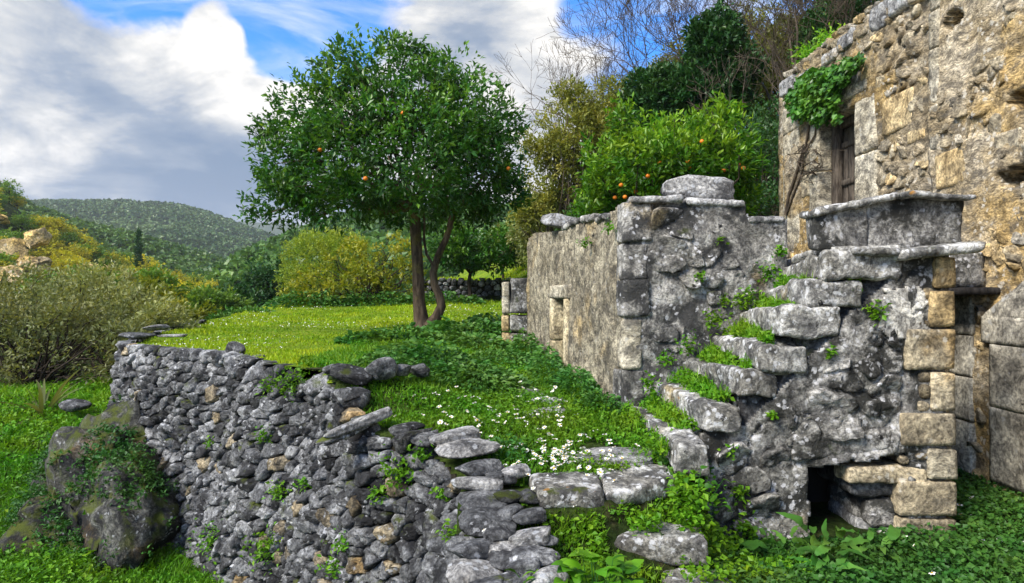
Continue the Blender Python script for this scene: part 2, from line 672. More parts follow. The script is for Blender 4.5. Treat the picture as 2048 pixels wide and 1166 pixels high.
def stone_mat(name, a, b, dark=(0.02, 0.02, 0.022), white=(0.5, 0.52, 0.55), dark_amt=0.5, white_amt=0.5, ochre=None, ochre_amt=0.0,
              streak=1.0, moss=0.0, scale=1.0, bump=1.0, orange=0.0, tint_var=0.25):
    m, t = new_mat(name)
    geo = t.n('ShaderNodeNewGeometry')
    pos = geo.outputs['Position']
    rnd = t.n('ShaderNodeObjectInfo').outputs['Random']
    wob = t.n('ShaderNodeTexNoise')
    t.put(wob.inputs['Vector'], pos)
    wob.inputs['Scale'].default_value = 5.0 * scale
    wob.inputs['Detail'].default_value = 2
    warp = t.vmath('ADD', pos, t.vmath('SCALE', wob.outputs['Color']))
    warp.node.inputs[1].default_value = (0, 0, 0)
    sc = warp.node.inputs[1]
    vs = t.n('ShaderNodeVectorMath', operation='SCALE')
    t.put(vs.inputs[0], wob.outputs['Color'])
    vs.inputs['Scale'].default_value = 0.10 / scale
    t.put(warp.node.inputs[1], vs.outputs[0])
    stv = t.vmath('MULTIPLY', warp, (1, 1, streak))
    n_big = t.noise(stv, 1.6 * scale, 5, 0.6)
    n_mid = t.noise(stv, 7.0 * scale, 9, 0.66)
    n_fine = t.noise(stv, 38.0 * scale, 8, 0.72)
    col = t.mix(t.rng(n_big, 0.38, 0.64), a, b)
    if ochre is not None:
        f = t.math('MULTIPLY', t.rng(t.noise(warp, 1.15 * scale, 6, 0.62), 0.62 - 0.25 * ochre_amt, 0.74 - 0.22 * ochre_amt), 0.9)
        col = t.mix(f, col, ochre)
    # mottling of the weathered skin
    col = t.mix(1.0, col, t.mix(t.rng(n_mid, 0.34, 0.68), (0.40, 0.40, 0.41), (1.55, 1.55, 1.53)), 'MULTIPLY')
    col = t.mix(1.0, col, t.mix(t.rng(n_fine, 0.36, 0.66), (0.45, 0.45, 0.46), (1.55, 1.55, 1.53)), 'MULTIPLY')
    # black lichen films
    f = t.math('MULTIPLY', t.rng(t.noise(stv, 3.6 * scale, 10, 0.70), 0.60 - 0.14 * dark_amt, 0.68 - 0.10 * dark_amt), min(1.0, 0.45 + 0.5 * dark_amt))
    col = t.mix(f, col, dark)
    # round crusts of pale lichen
    vw = t.voro(warp, 16.0 * scale)
    ragged = t.math('MULTIPLY', t.math('SUBTRACT', t.noise(pos, 55.0 * scale, 6, 0.7), 0.5), 0.9)
    spots = t.math('MULTIPLY', t.rng(t.math('ADD', vw.outputs['Distance'], ragged), 0.36, 0.22), t.rng(t.noise(pos, 4.5 * scale, 3, 0.6), 0.60 - 0.2 * white_amt, 0.66 - 0.16 * white_amt))
    blot = t.rng(t.noise(warp, 7.0 * scale, 10, 0.74), 0.66 - 0.13 * white_amt, 0.72 - 0.10 * white_amt)
    f = t.math('MULTIPLY', t.math('MAXIMUM', spots, blot), 0.75)
    col = t.mix(f, col, white)
    if orange > 0:
        f = t.math('MULTIPLY', t.rng(t.voro(warp, 9.0).outputs['Distance'], 0.26, 0.15), t.rng(t.noise(pos, 3.0, 3, 0.6), 0.62, 0.68))
        col = t.mix(t.math('MULTIPLY', f, orange), col, (0.42, 0.20, 0.03))
    # black round lichens
    f = t.math('MULTIPLY', t.rng(t.math('ADD', t.voro(t.vmath('ADD', warp, (3.3, 1.2, 5.1)), 8.0 * scale).outputs['Distance'], ragged), 0.22, 0.12),
               t.rng(t.noise(t.vmath('ADD', pos, (9, 4, 2)), 3.2 * scale, 3, 0.6), 0.64 - 0.10 * dark_amt, 0.70 - 0.10 * dark_amt))
    col = t.mix(f, col, (0.012, 0.012, 0.013))
    if moss > 0:
        s = t.n('ShaderNodeSeparateXYZ')
        t.put(s.inputs[0], geo.outputs['Normal'])
        f = t.math('MULTIPLY', t.rng(s.outputs[2], 0.15, 0.75), t.rng(t.noise(pos, 3.0, 6, 0.65), 0.66 - 0.3 * moss, 0.74 - 0.25 * moss))
        f2 = t.math('MULTIPLY', t.rng(t.noise(pos, 2.1, 7, 0.65), 0.70 - 0.22 * moss, 0.76 - 0.2 * moss), 0.75)
        col = t.mix(t.math('MAXIMUM', f, f2), col, t.mix(n_fine, (0.025, 0.035, 0.008), (0.10, 0.12, 0.02)))
    hs = t.n('ShaderNodeHueSaturation')
    t.put(hs.inputs['Color'], col)
    t.put(hs.inputs['Value'], t.rng(rnd, 0, 1, 1 - tint_var, 1 + tint_var, smooth=False))
    hs.inputs['Saturation'].default_value = 1.0
    hgt = t.math('ADD', t.math('MULTIPLY', n_mid, 0.55), t.math('MULTIPLY', n_fine, 0.34))
    pits = t.rng(t.voro(warp, 30.0 * scale).outputs['Distance'], 0.0, 0.35)
    hgt = t.math('ADD', hgt, t.math('MULTIPLY', pits, 0.10))
    hgt = t.math('ADD', hgt, t.math('MULTIPLY', f, -0.05))
    bp = t.n('ShaderNodeBump', i_Strength=0.95, i_Distance=0.045 * bump)
    t.put(bp.inputs['Height'], hgt)
    p = t.n('ShaderNodeBsdfPrincipled', i_Roughness=0.92)
    t.put(p.inputs['Base Color'], hs.outputs[0])
    p.inputs['Specular IOR Level'].default_value = 0.18
    t.put(p.inputs['Normal'], bp.outputs[0])
    finish(t, p.outputs[0])
    return m


def leaf_mat(name, c0, c1, c2, trans=0.35, rough=0.45, spec=0.35, var=0.15):
    m, t = new_mat(name)
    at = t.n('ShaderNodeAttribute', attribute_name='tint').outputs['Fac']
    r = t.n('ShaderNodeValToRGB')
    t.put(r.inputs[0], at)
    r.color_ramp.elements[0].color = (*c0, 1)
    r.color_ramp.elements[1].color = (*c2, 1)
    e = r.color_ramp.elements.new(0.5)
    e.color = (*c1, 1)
    pos = t.n('ShaderNodeNewGeometry').outputs['Position']
    rnd = t.n('ShaderNodeObjectInfo').outputs['Random']
    hs = t.n('ShaderNodeHueSaturation')
    t.put(hs.inputs['Color'], r.outputs[0])
    t.put(hs.inputs['Hue'], t.rng(t.noise(pos, 1.7, 2), 0.3, 0.7, 0.5 - 0.02, 0.5 + 0.02, smooth=False))
    t.put(hs.inputs['Value'], t.rng(rnd, 0, 1, 1 - var, 1 + var, smooth=False))
    p = t.n('ShaderNodeBsdfPrincipled', i_Roughness=rough)
    p.inputs['Specular IOR Level'].default_value = spec
    t.put(p.inputs['Base Color'], hs.outputs[0])
    if trans > 0:
        tr = t.n('ShaderNodeBsdfTranslucent')
        t.put(tr.inputs['Color'], t.mix(1.0, hs.outputs[0], (1.5, 1.35, 0.6), 'MULTIPLY'))
        mx = t.n('ShaderNodeMixShader')
        mx.inputs[0].default_value = trans
        t.t.links.new(p.outputs[0], mx.inputs[1])
        t.t.links.new(tr.outputs[0], mx.inputs[2])
        finish(t, mx.outputs[0])
    else:
        finish(t, p.outputs[0])
    return m


def ground_mat(name, a, b, c, scale=1.0, bump=0.03, speck=0.0):
    m, t = new_mat(name)
    pos = t.n('ShaderNodeNewGeometry').outputs['Position']
    col = t.mix(t.rng(t.noise(pos, 0.7 * scale, 6, 0.6), 0.35, 0.65), a, b)
    col = t.mix(t.rng(t.noise(pos, 3.4 * scale, 8, 0.68), 0.5, 0.68), col, c)
    fine = t.noise(pos, 26 * scale, 8, 0.7)
    col = t.mix(1.0, col, t.mix(t.rng(fine, 0.35, 0.65), (0.5, 0.5, 0.5), (1.45, 1.45, 1.35)), 'MULTIPLY')
    bp = t.n('ShaderNodeBump', i_Strength=0.9, i_Distance=bump)
    t.put(bp.inputs['Height'], t.math('ADD', fine, t.noise(pos, 9 * scale, 6, 0.6)))
    p = t.n('ShaderNodeBsdfPrincipled', i_Roughness=0.95)
    p.inputs['Specular IOR Level'].default_value = 0.1
    t.put(p.inputs['Base Color'], col)
    t.put(p.inputs['Normal'], bp.outputs[0])
    finish(t, p.outputs[0])
    return m


def bark_mat(name, a, b, moss=0.3, sx=14.0):
    m, t = new_mat(name)
    pos = t.n('ShaderNodeNewGeometry').outputs['Position']
    v = t.vmath('MULTIPLY', pos, (1, 1, 0.22))
    n = t.noise(v, sx, 8, 0.68, 0.4)
    col = t.mix(t.rng(n, 0.35, 0.65), a, b)
    col = t.mix(t.math('MULTIPLY', t.rng(t.noise(pos, 2.2, 6, 0.6), 0.55, 0.68), moss), col, (0.14, 0.12, 0.03))
    bp = t.n('ShaderNodeBump', i_Strength=0.9, i_Distance=0.03)
    t.put(bp.inputs['Height'], n)
    p = t.n('ShaderNodeBsdfPrincipled', i_Roughness=0.9)
    p.inputs['Specular IOR Level'].default_value = 0.15
    t.put(p.inputs['Base Color'], col)
    t.put(p.inputs['Normal'], bp.outputs[0])
    finish(t, p.outputs[0])
    return m


def plain_mat(name, col, rough=0.6, spec=0.3, nscale=40, amt=0.25):
    m, t = new_mat(name)
    pos = t.n('ShaderNodeNewGeometry').outputs['Position']
    c = t.mix(1.0, col, t.mix(t.noise(pos, nscale, 4), (1 - amt,) * 3, (1 + amt,) * 3), 'MULTIPLY')
    p = t.n('ShaderNodeBsdfPrincipled', i_Roughness=rough)
    p.inputs['Specular IOR Level'].default_value = spec
    t.put(p.inputs['Base Color'], c)
    finish(t, p.outputs[0])
    return m


M = {}
M['block_front'] = stone_mat('grey_lichened_plaster', (0.20, 0.192, 0.175), (0.35, 0.338, 0.318), dark=(0.04, 0.04, 0.04), dark_amt=0.95, white_amt=0.55, white=(0.62, 0.62, 0.64), ochre=(0.30, 0.23, 0.12), ochre_amt=0.1, moss=0.25)
M['block_left'] = stone_mat('streaked_brown_plaster', (0.23, 0.20, 0.145), (0.37, 0.33, 0.245), dark=(0.07, 0.064, 0.053), dark_amt=0.55, white_amt=0.35, white=(0.36, 0.34, 0.29), ochre=(0.44, 0.33, 0.17), ochre_amt=0.35, streak=1.2, moss=0.05, bump=1.2)
M['stair_wall'] = stone_mat('pale_lichened_wall', (0.20, 0.195, 0.18), (0.36, 0.35, 0.335), dark=(0.035, 0.035, 0.032), dark_amt=1.05, white_amt=0.65, white=(0.66, 0.66, 0.68), ochre=(0.28, 0.22, 0.13), ochre_amt=0.1, moss=0.25)
M['step'] = stone_mat('worn_step_stone', (0.22, 0.21, 0.185), (0.37, 0.365, 0.35), dark=(0.045, 0.045, 0.045), dark_amt=0.75, white_amt=0.8, white=(0.70, 0.71, 0.73), ochre=(0.30, 0.24, 0.13), ochre_amt=0.2, moss=0.12, orange=0.8)
M['dry_a'] = stone_mat('grey_field_stone', (0.105, 0.108, 0.114), (0.225, 0.228, 0.235), dark_amt=0.75, white_amt=0.42, white=(0.46, 0.47, 0.49), moss=0.22, tint_var=0.45)
M['dry_b'] = stone_mat('dark_field_stone', (0.060, 0.061, 0.064), (0.150, 0.152, 0.156), dark_amt=1.0, white_amt=0.35, white=(0.40, 0.41, 0.43), moss=0.40, tint_var=0.45)
M['dry_c'] = stone_mat('tan_field_stone', (0.20, 0.16, 0.10), (0.32, 0.27, 0.19), dark_amt=0.7, white_amt=0.35, ochre=(0.36, 0.23, 0.09), ochre_amt=0.3, moss=0.1, tint_var=0.3)
M['boulder'] = stone_mat('pale_boulder_stone', (0.28, 0.275, 0.27), (0.42, 0.415, 0.41), dark_amt=0.5, white_amt=0.7, white=(0.5, 0.52, 0.55), ochre=(0.27, 0.22, 0.14), ochre_amt=0.1, moss=0.08)
M['house'] = stone_mat('house_plaster', (0.28, 0.22, 0.135), (0.43, 0.365, 0.265), dark=(0.10, 0.09, 0.075), dark_amt=0.5, white_amt=0.5, white=(0.60, 0.56, 0.48), ochre=(0.42, 0.29, 0.12), ochre_amt=0.5, streak=2.3, scale=0.8, bump=1.0)
M['house_low'] = stone_mat('house_grey_stone', (0.27, 0.24, 0.19), (0.40, 0.365, 0.30), dark=(0.05, 0.05, 0.05), dark_amt=0.5, white_amt=0.35, white=(0.36, 0.37, 0.38), bump=0.9)
M['ashlar'] = stone_mat('tan_cut_stone', (0.34, 0.285, 0.195), (0.46, 0.40, 0.29), dark=(0.13, 0.115, 0.09), dark_amt=0.35, white_amt=0.3, white=(0.54, 0.50, 0.42), ochre=(0.42, 0.29, 0.13), ochre_amt=0.2, scale=0.8, bump=0.8, tint_var=0.15)
M['ochre'] = stone_mat('ochre_cut_stone', (0.44, 0.32, 0.16), (0.52, 0.41, 0.24), dark=(0.14, 0.11, 0.07), dark_amt=0.15, white_amt=0.2, white=(0.46, 0.40, 0.28), scale=0.8, bump=0.8, tint_var=0.12)
M['jamb'] = stone_mat('pale_door_stone', (0.33, 0.29, 0.215), (0.45, 0.41, 0.325), dark=(0.10, 0.095, 0.085), dark_amt=0.4, white_amt=0.3, white=(0.46, 0.44, 0.38), streak=1.6, scale=0.8, bump=0.6, tint_var=0.08)
M['bedrock'] = stone_mat('mossy_bedrock', (0.04, 0.04, 0.036), (0.10, 0.10, 0.092), dark_amt=1.0, white_amt=0.35, white=(0.3, 0.31, 0.32), moss=0.65, ochre=(0.10, 0.065, 0.03), ochre_amt=0.4)
M['cliff'] = stone_mat('painted_sun_cliff_rock', (0.46, 0.34, 0.15), (0.60, 0.48, 0.28), dark=(0.18, 0.13, 0.06), dark_amt=0.5, white_amt=0.3, white=(0.65, 0.58, 0.45), ochre=(0.56, 0.38, 0.12), ochre_amt=0.7, scale=0.12, bump=10)  # warm sunlight on the cliff is put into these ochres
M['plaster'] = stone_mat('old_white_plaster', (0.50, 0.48, 0.43), (0.62, 0.60, 0.56), dark=(0.12, 0.11, 0.10), dark_amt=0.55, white_amt=0.5, white=(0.74, 0.74, 0.74), bump=0.5)
M['frame'] = stone_mat('pale_window_frame', (0.46, 0.37, 0.22), (0.58, 0.50, 0.34), dark=(0.15, 0.13, 0.10), dark_amt=0.1, white_amt=0.2, scale=0.8, bump=0.5, tint_var=.08)
M['arch'] = stone_mat('smooth_arch_stone', (0.36, 0.325, 0.26), (0.46, 0.43, 0.36), dark=(0.16, 0.15, 0.13), dark_amt=0.2, white_amt=0.2, white=(0.5, 0.49, 0.46), scale=0.7, bump=0.5, tint_var=.06)
M['earth'] = ground_mat('dark_joint_earth', (0.018, 0.016, 0.013), (0.035, 0.03, 0.022), (0.03, 0.035, 0.014))
M['grass_ground'] = ground_mat('turf', (0.09, 0.16, 0.010), (0.17, 0.24, 0.012), (0.22, 0.24, 0.025), scale=1.2, bump=0.02)
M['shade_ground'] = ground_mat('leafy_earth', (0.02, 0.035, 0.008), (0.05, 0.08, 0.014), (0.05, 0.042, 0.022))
M['slope_ground'] = ground_mat('rough_slope', (0.025, 0.05, 0.010), (0.05, 0.09, 0.014), (0.06, 0.05, 0.025), scale=0.6, bump=0.05)
M['wood_ground'] = ground_mat('scrub_earth', (0.03, 0.05, 0.012), (0.055, 0.075, 0.02), (0.08, 0.07, 0.035), scale=0.15, bump=0.3)
M['far_ground'] = ground_mat('far_scrub', (0.035, 0.06, 0.02), (0.055, 0.085, 0.03), (0.09, 0.09, 0.045), scale=0.02, bump=1.5)
M['grass'] = leaf_mat('lawn_grass', (0.09, 0.19, 0.008), (0.24, 0.37, 0.010), (0.44, 0.50, 0.03), trans=0.3, rough=0.5, spec=0.2)
M['clover'] = leaf_mat('ground_clover', (0.04, 0.13, 0.006), (0.11, 0.28, 0.010), (0.24, 0.42, 0.020), trans=0.3, rough=0.5, spec=0.25)
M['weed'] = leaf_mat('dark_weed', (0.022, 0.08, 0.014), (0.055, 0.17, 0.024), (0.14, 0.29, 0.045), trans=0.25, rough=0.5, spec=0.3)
M['orange_leaf'] = leaf_mat('orange_tree_leaf', (0.014, 0.06, 0.008), (0.042, 0.14, 0.014), (0.18, 0.36, 0.035), trans=0.28, rough=0.38, spec=0.45)
M['orange_leaf_b'] = leaf_mat('young_orange_leaf', (0.025, 0.09, 0.006), (0.085, 0.24, 0.012), (0.30, 0.50, 0.03), trans=0.35, rough=0.4, spec=0.4)
M['ivy'] = leaf_mat('ivy_leaf', (0.02, 0.075, 0.012), (0.045, 0.16, 0.02), (0.12, 0.30, 0.035), trans=0.25, rough=0.4, spec=0.4)
M['yellow_leaf'] = leaf_mat('yellow_green_leaf', (0.09, 0.13, 0.006), (0.22, 0.26, 0.012), (0.42, 0.40, 0.03), trans=0.35)
M['lime_leaf'] = leaf_mat('lime_leaf', (0.14, 0.22, 0.02), (0.26, 0.36, 0.03), (0.40, 0.48, 0.06), trans=0.35)
M['olive_leaf'] = leaf_mat('olive_leaf', (0.08, 0.10, 0.02), (0.19, 0.21, 0.035), (0.36, 0.35, 0.07), trans=0.3)
M['grey_leaf'] = leaf_mat('grey_green_leaf', (0.10, 0.12, 0.045), (0.19, 0.215, 0.075), (0.32, 0.34, 0.12), trans=0.3)
M['dark_leaf'] = leaf_mat('dark_evergreen_leaf', (0.010, 0.04, 0.010), (0.022, 0.08, 0.018), (0.06, 0.15, 0.03), trans=0.2)
M['mid_leaf'] = leaf_mat('valley_leaf', (0.025, 0.07, 0.014), (0.06, 0.14, 0.022), (0.13, 0.24, 0.035), trans=0.25, var=0.3)
M['bright_leaf'] = leaf_mat('bright_valley_leaf', (0.05, 0.12, 0.012), (0.11, 0.22, 0.02), (0.20, 0.32, 0.04), trans=0.3, var=0.25)
M['far_leaf'] = leaf_mat('far_wood_leaf', (0.028, 0.07, 0.016), (0.060, 0.125, 0.026), (0.12, 0.19, 0.05), trans=0.15)
M['sun_gold_leaf'] = leaf_mat('painted_sun_slope_leaf', (0.17, 0.19, 0.008), (0.40, 0.39, 0.014), (0.62, 0.54, 0.03), trans=0.3, var=0.3)  # sunlight on the slope is put into this gold leaf colour
M['bark'] = bark_mat('orange_bark', (0.035, 0.025, 0.018), (0.13, 0.095, 0.065), moss=0.6)
M['bark_dark'] = bark_mat('dark_bark', (0.02, 0.015, 0.011), (0.055, 0.042, 0.032), moss=0.1)
M['bark_grey'] = bark_mat('grey_twig_bark', (0.055, 0.043, 0.032), (0.14, 0.11, 0.08), moss=0.1)
M['old_wood'] = bark_mat('weathered_door_wood', (0.05, 0.04, 0.032), (0.15, 0.125, 0.10), moss=0.0, sx=22)
M['beam_wood'] = bark_mat('dark_beam', (0.012, 0.011, 0.011), (0.04, 0.036, 0.034), moss=0.0, sx=18)
M['orange'] = plain_mat('orange_peel', (0.75, 0.21, 0.015), 0.45, 0.4)
M['petal'] = plain_mat('white_petal', (0.80, 0.80, 0.76), 0.7, 0.2, amt=0.05)
M['pollen'] = plain_mat('yellow_disc', (0.70, 0.42, 0.02), 0.8, 0.1)
M['hole_shade'] = plain_mat('painted_hole_shade', (0.03, 0.028, 0.026), 0.95, 0.05)  # near-black colour stands in for shade inside cellar and wall holes

# ------------------------------------------------------------------ lie of the land
WALL = np.array([(-0.10, 1.6), (-0.27, 3.4), (-0.36, 4.6), (-0.62, 5.08), (-1.30, 5.55), (-1.66, 6.15), (-2.0, 6.75), (-2.75, 7.35), (-3.7, 8.3), (-4.9, 9.0),
                 (-5.85, 9.75), (-6.55, 11.3), (-7.6, 14.4), (-8.5, 18.0), (-9.0, 25.0), (-8.0, 40.0), (-2.0, 80.0), (30.0, 160.0), (120.0, 300.0)])
WTOP = np.array([-1.75, -1.68, -1.30, -1.13, -1.12, -0.86, -0.85, -0.84, -0.80, -0.80, -0.80, -0.84, -0.83, -0.8, -0.7, -0.5, 0, 0, 0])
WBASE = np.array([-3.2, -3.2, -3.2, -3.2, -3.2, -3.2, -3.2, -3.25, -3.35, -3.4, -2.8, -2.4, -2.3, -2.6, -3, -3, -3, -3, -3])


def wall_sd(x, y):
    """signed distance to the wall line, positive on the terrace side"""
    x = np.asarray(x, float)
    y = np.asarray(y, float)
    best = np.full(x.shape, 1e9)
    sgn = np.ones(x.shape)
    for a in range(len(WALL) - 1):
        ax, ay = WALL[a]
        bx, by = WALL[a + 1]
        ex, ey = bx - ax, by - ay
        t = np.clip(((x - ax) * ex + (y - ay) * ey) / (ex * ex + ey * ey), 0, 1)
        d = np.hypot(x - ax - t * ex, y - ay - t * ey)
        s = np.where(ex * (y - ay) - ey * (x - ax) > 0, -1.0, 1.0)
        upd = d < best
        best = np.where(upd, d, best)
        sgn = np.where(upd, s, sgn)
    # behind the first point (towards and behind the camera) the wall simply runs on
    s0 = np.where(x < -0.10, -1.0, 1.0)
    sgn = np.where(y < 1.6, s0, sgn)
    best = np.where(y < 1.6, np.abs(x + 0.10), best)
    return best * sgn


def step_front(x):
    return np.interp(x, [-5, 0.6, 1.15, 1.3, 9], [4.17, 4.17, 4.55, 4.7, 4.9])


def terrace_z(x, y):
    x = np.asarray(x, float)
    y = np.asarray(y, float)
    lawn = -0.85 + 0.62 * sstep(16, 30, y) + 0.03 * n2(x, y, 0.35, 5)
    path = np.interp(y, [4.1, 4.6, 5.5, 8.0, 11.0], [-1.37, -1.36, -1.20, -1.03, -0.94])
    t = sstep(5.75, 6.5, y) * (1 - sstep(-1.35, -0.2, x))
    t = np.maximum(t, sstep(9.0, 12.5, y))
    z = lerp(path, lawn, t)
    yf = step_front(x)
    bot = np.maximum(-1.46 - (yf - y) * 0.55, -1.80)
    bot = lerp(bot, -1.87, sstep(1.2, 1.6, x))
    z = np.where(y < yf, bot, z)
    low = ((x > 1.45) & (y < 6.12)) | ((x > 3.3) & (y < 11.0))
    rough = -1.87 + 0.05 * sstep(6.0, 6.8, y)
    z = np.where(low, rough, z)
    hill = 0.5 * np.maximum(0, (x - 0.8) + 0.30 * (y - 24)) * sstep(11, 15, y)
    hill = np.where(hill > 4.0, 4.0 + 0.35 * (hill - 4.0), hill)
    hill = np.where(low, 0, hill)
    z = z + hill + 0.75 * sstep(26.12, 26.3, y) * sstep(-4.6, -3.2, x)
    return z + 0.022 * n2(x, y, 1.9, 9)


def low_z(x, y):
    x = np.asarray(x, float)
    y = np.asarray(y, float)
    z = np.interp(y, [-60, 4, 6.5, 8, 9.5, 12, 13.5, 30, 45, 110, 400], [-6, -3.7, -3.36, -3.30, -2.95, -2.05, -2.0, -5.4, -6.6, -7.0, -10])
    z = z - 0.22 * np.maximum(0, -11.0 - x) * sstep(60, 20, y) * 0.6
    z = np.maximum(z, -9.5)
    return z + 0.10 * n2(x, y, 0.5, 21) + 0.5 * n2(x, y, 0.06, 22) * sstep(16, 40, y)


# one ground sheet to the horizon (polar net round the place, sunk below the built terrace)
def outer_z(x, y):
    sd = wall_sd(x, y)
    t = sstep(-0.15, 0.25 + 0.22 * np.maximum(0, y - 25), sd)
    zi = terrace_z(np.clip(x, -60, 60), y) - 0.35
    far = np.hypot(x, y)
    zi = np.where(far > 60, lerp(zi, np.minimum(zi, 22.0), 1), zi)
    return lerp(low_z(x, y), zi, t)


nr, na = 150, 240
rr = np.concatenate([[0.4], 2.0 * (2800 / 2.0) ** np.linspace(0, 1, nr)])
aa = np.concatenate([np.linspace(-62, 62, 190), np.linspace(64, 296, na - 190)]) * math.pi / 180
Rg, Ag = np.meshgrid(rr, aa, indexing='ij')
GX, GY = Rg * np.sin(Ag), Rg * np.cos(Ag)
GZ = outer_z(GX, GY)
GZ = np.where(Rg > 300, lerp(GZ, -25.0, sstep(300, 900, Rg)), GZ)
I = np.arange(GX.size).reshape(GX.shape)
J = np.roll(I, -1, axis=1)
Q = np.stack([I[:-1], J[:-1], J[1:], I[1:]], -1).reshape(-1, 4)[:, ::-1]
kind(obj('ground', np.stack([GX, GY, GZ], -1).reshape(-1, 3), Q, M['wood_ground']), 'structure')


def sheet(name, x0, x1, y0, y1, cell, zf, keep, mat):
    nx, ny = int((x1 - x0) / cell), int((y1 - y0) / cell)
    xs, ys = np.linspace(x0, x1, nx + 1), np.linspace(y0, y1, ny + 1)
    X, Y = np.meshgrid(xs, ys, indexing='ij')
    Z = zf(X, Y)
    k = keep(X, Y)
    kk = k[:-1, :-1] & k[1:, :-1] & k[1:, 1:] & k[:-1, 1:]
    I = np.arange(X.size).reshape(X.shape)
    q = np.stack([I[:-1, :-1], I[1:, :-1], I[1:, 1:], I[:-1, 1:]], -1)[kk]
    used = np.unique(q)
    rm = np.zeros(X.size, int)
    rm[used] = np.arange(len(used))
    return kind(obj(name, np.stack([X, Y, Z], -1).reshape(-1, 3)[used], rm[q], mat), 'structure')


sheet('lawn', -9.5, 16, 5.6, 46, 0.10, lambda x, y: terrace_z(x, y), lambda x, y: (wall_sd(x, y) > -0.05), M['grass_ground'])
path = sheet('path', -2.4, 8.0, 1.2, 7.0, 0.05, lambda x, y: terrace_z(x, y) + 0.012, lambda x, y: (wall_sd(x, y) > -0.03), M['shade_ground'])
sheet('slope', -16, 1.0, 2.0, 16, 0.12, lambda x, y: low_z(x, y) + 0.05, lambda x, y: wall_sd(x, y) < 0.5, M['slope_ground'])


# ------------------------------------------------------------------ far hills (height fields from foot to crest and down behind)
def ridge(name, prof, D0, D1, foot_z, mat, nx=160, ny=46, amp=6.0, ns=0.01, back=1.35, seed=0):
    """prof: (azimuth slope x/y, elevation slope z/y of the crest) ; the crest stands D1 away, the foot D0"""
    prof = np.array(prof, float)
    ax = np.linspace(prof[0, 0], prof[-1, 0], nx)
    el = np.interp(ax, prof[:, 0], prof[:, 1])
    t = np.linspace(0, back, ny)
    A, T = np.meshgrid(ax, t, indexing='ij')
    E = np.interp(A, prof[:, 0], prof[:, 1])
    Y = D0 + (D1 - D0) * T
    X = A * Y
    up = np.where(T < 1, sstep(-0.15, 1.0, T), 1 - 0.5 * (T - 1))
    up = np.where(T < 1, 0.55 * up + 0.45 * np.clip(T, 0, 1), up)
    Z = foot_z + (E * D1 - foot_z) * up
    Z = Z + amp * n2(X, Y, ns, seed, 4) * sstep(0, 0.3, T) * (0.35 + 0.65 * np.abs(1 - np.clip(T, 0, 2)))
    I = np.arange(X.size).reshape(X.shape)
    Q = np.stack([I[:-1, :-1], I[1:, :-1], I[1:, 1:], I[:-1, 1:]], -1).reshape(-1, 4)
    kind(obj(name, np.stack([X, Y, Z], -1).reshape(-1, 3), Q, mat), 'structure')
    return X, Y, Z, T


def px(*pts):
    return [((a - 1024) / 1300, (583 - b) / 1300) for a, b in pts]


R_BLUE = ridge('distant_ridge', px((300, 455), (400, 450), (480, 443), (560, 449), (650, 455), (760, 450), (900, 470), (1100, 480)), 1500, 2000, -20, M['far_ground'], amp=14, ns=0.003, seed=3)
R_FAR = ridge('far_hill', px((-500, 440), (-150, 418), (30, 411), (130, 411), (250, 414), (380, 428), (430, 443), (500, 466), (560, 486), (700, 520), (900, 545)), 330, 800, -10, M['far_ground'], amp=9, ns=0.008, seed=4)
R_MID = ridge('valley_side', px((-300, 300), (-60, 345), (60, 420), (140, 448), (230, 470), (330, 497), (420, 520), (520, 548), (640, 566)), 120, 260, -8, M['wood_ground'], amp=4, ns=0.02, seed=5)
R_LEFT = ridge('cliff_hill', px((-700, 200), (-300, 280), (-60, 372), (0, 398), (35, 420), (70, 452), (130, 480), (210, 520), (290, 546), (380, 575), (430, 590)), 52, 105, -7, M['wood_ground'], amp=2.2, ns=0.05, seed=6)
R_RIGHT = ridge('wooded_hillside', px((400, 572), (440, 556), (520, 512), (600, 480), (700, 460), (830, 448), (1000, 440), (1150, 400), (1400, 330), (1800, 250)), 70, 170, -8, M['wood_ground'], amp=3, ns=0.03, seed=8)

# ------------------------------------------------------------------ retaining wall
seg = np.hypot(*np.diff(WALL, axis=0).T)
WU = np.concatenate([[0], np.cumsum(seg)])
du = np.linspace(0, WU[14], 700)
wx, wy = np.interp(du, WU, WALL[:, 0]), np.interp(du, WU, WALL[:, 1])
for _ in range(8):
    wx[1:-1] = (wx[:-2] + 2 * wx[1:-1] + wx[2:]) / 4
    wy[1:-1] = (wy[:-2] + 2 * wy[1:-1] + wy[2:]) / 4
tx, ty = np.gradient(wx), np.gradient(wy)
ln = np.hypot(tx, ty)
nxo, nyo = -ty / ln, tx / ln
for _ in range(20):
    nxo[1:-1] = (nxo[:-2] + 2 * nxo[1:-1] + nxo[2:]) / 4
    nyo[1:-1] = (nyo[:-2] + 2 * nyo[1:-1] + nyo[2:]) / 4


def w_top(u):
    return np.interp(u, WU, WTOP) + 0.05 * vnoise(np.stack([np.asarray(u, float).ravel() * 2.3, np.zeros(np.size(u)), np.zeros(np.size(u))], 1), 4).reshape(np.shape(u))


def w_map(u, v, d):
    u = np.asarray(u, float)
    v = np.asarray(v, float)
    top = np.interp(u, WU, WTOP)
    h = np.maximum(top - v, -0.2)
    nb = n2(u, v, 0.9, 31, 2) * 0.10
    off = 0.13 * h + 0.03 * h * h * sstep(0, 6, u) + nb * sstep(0, 0.5, h) + np.asarray(d, float)
    return np.stack([np.interp(u, du, wx) + np.interp(u, du, nxo) * off, np.interp(u, du, wy) + np.interp(u, du, nyo) * off, v], -1)


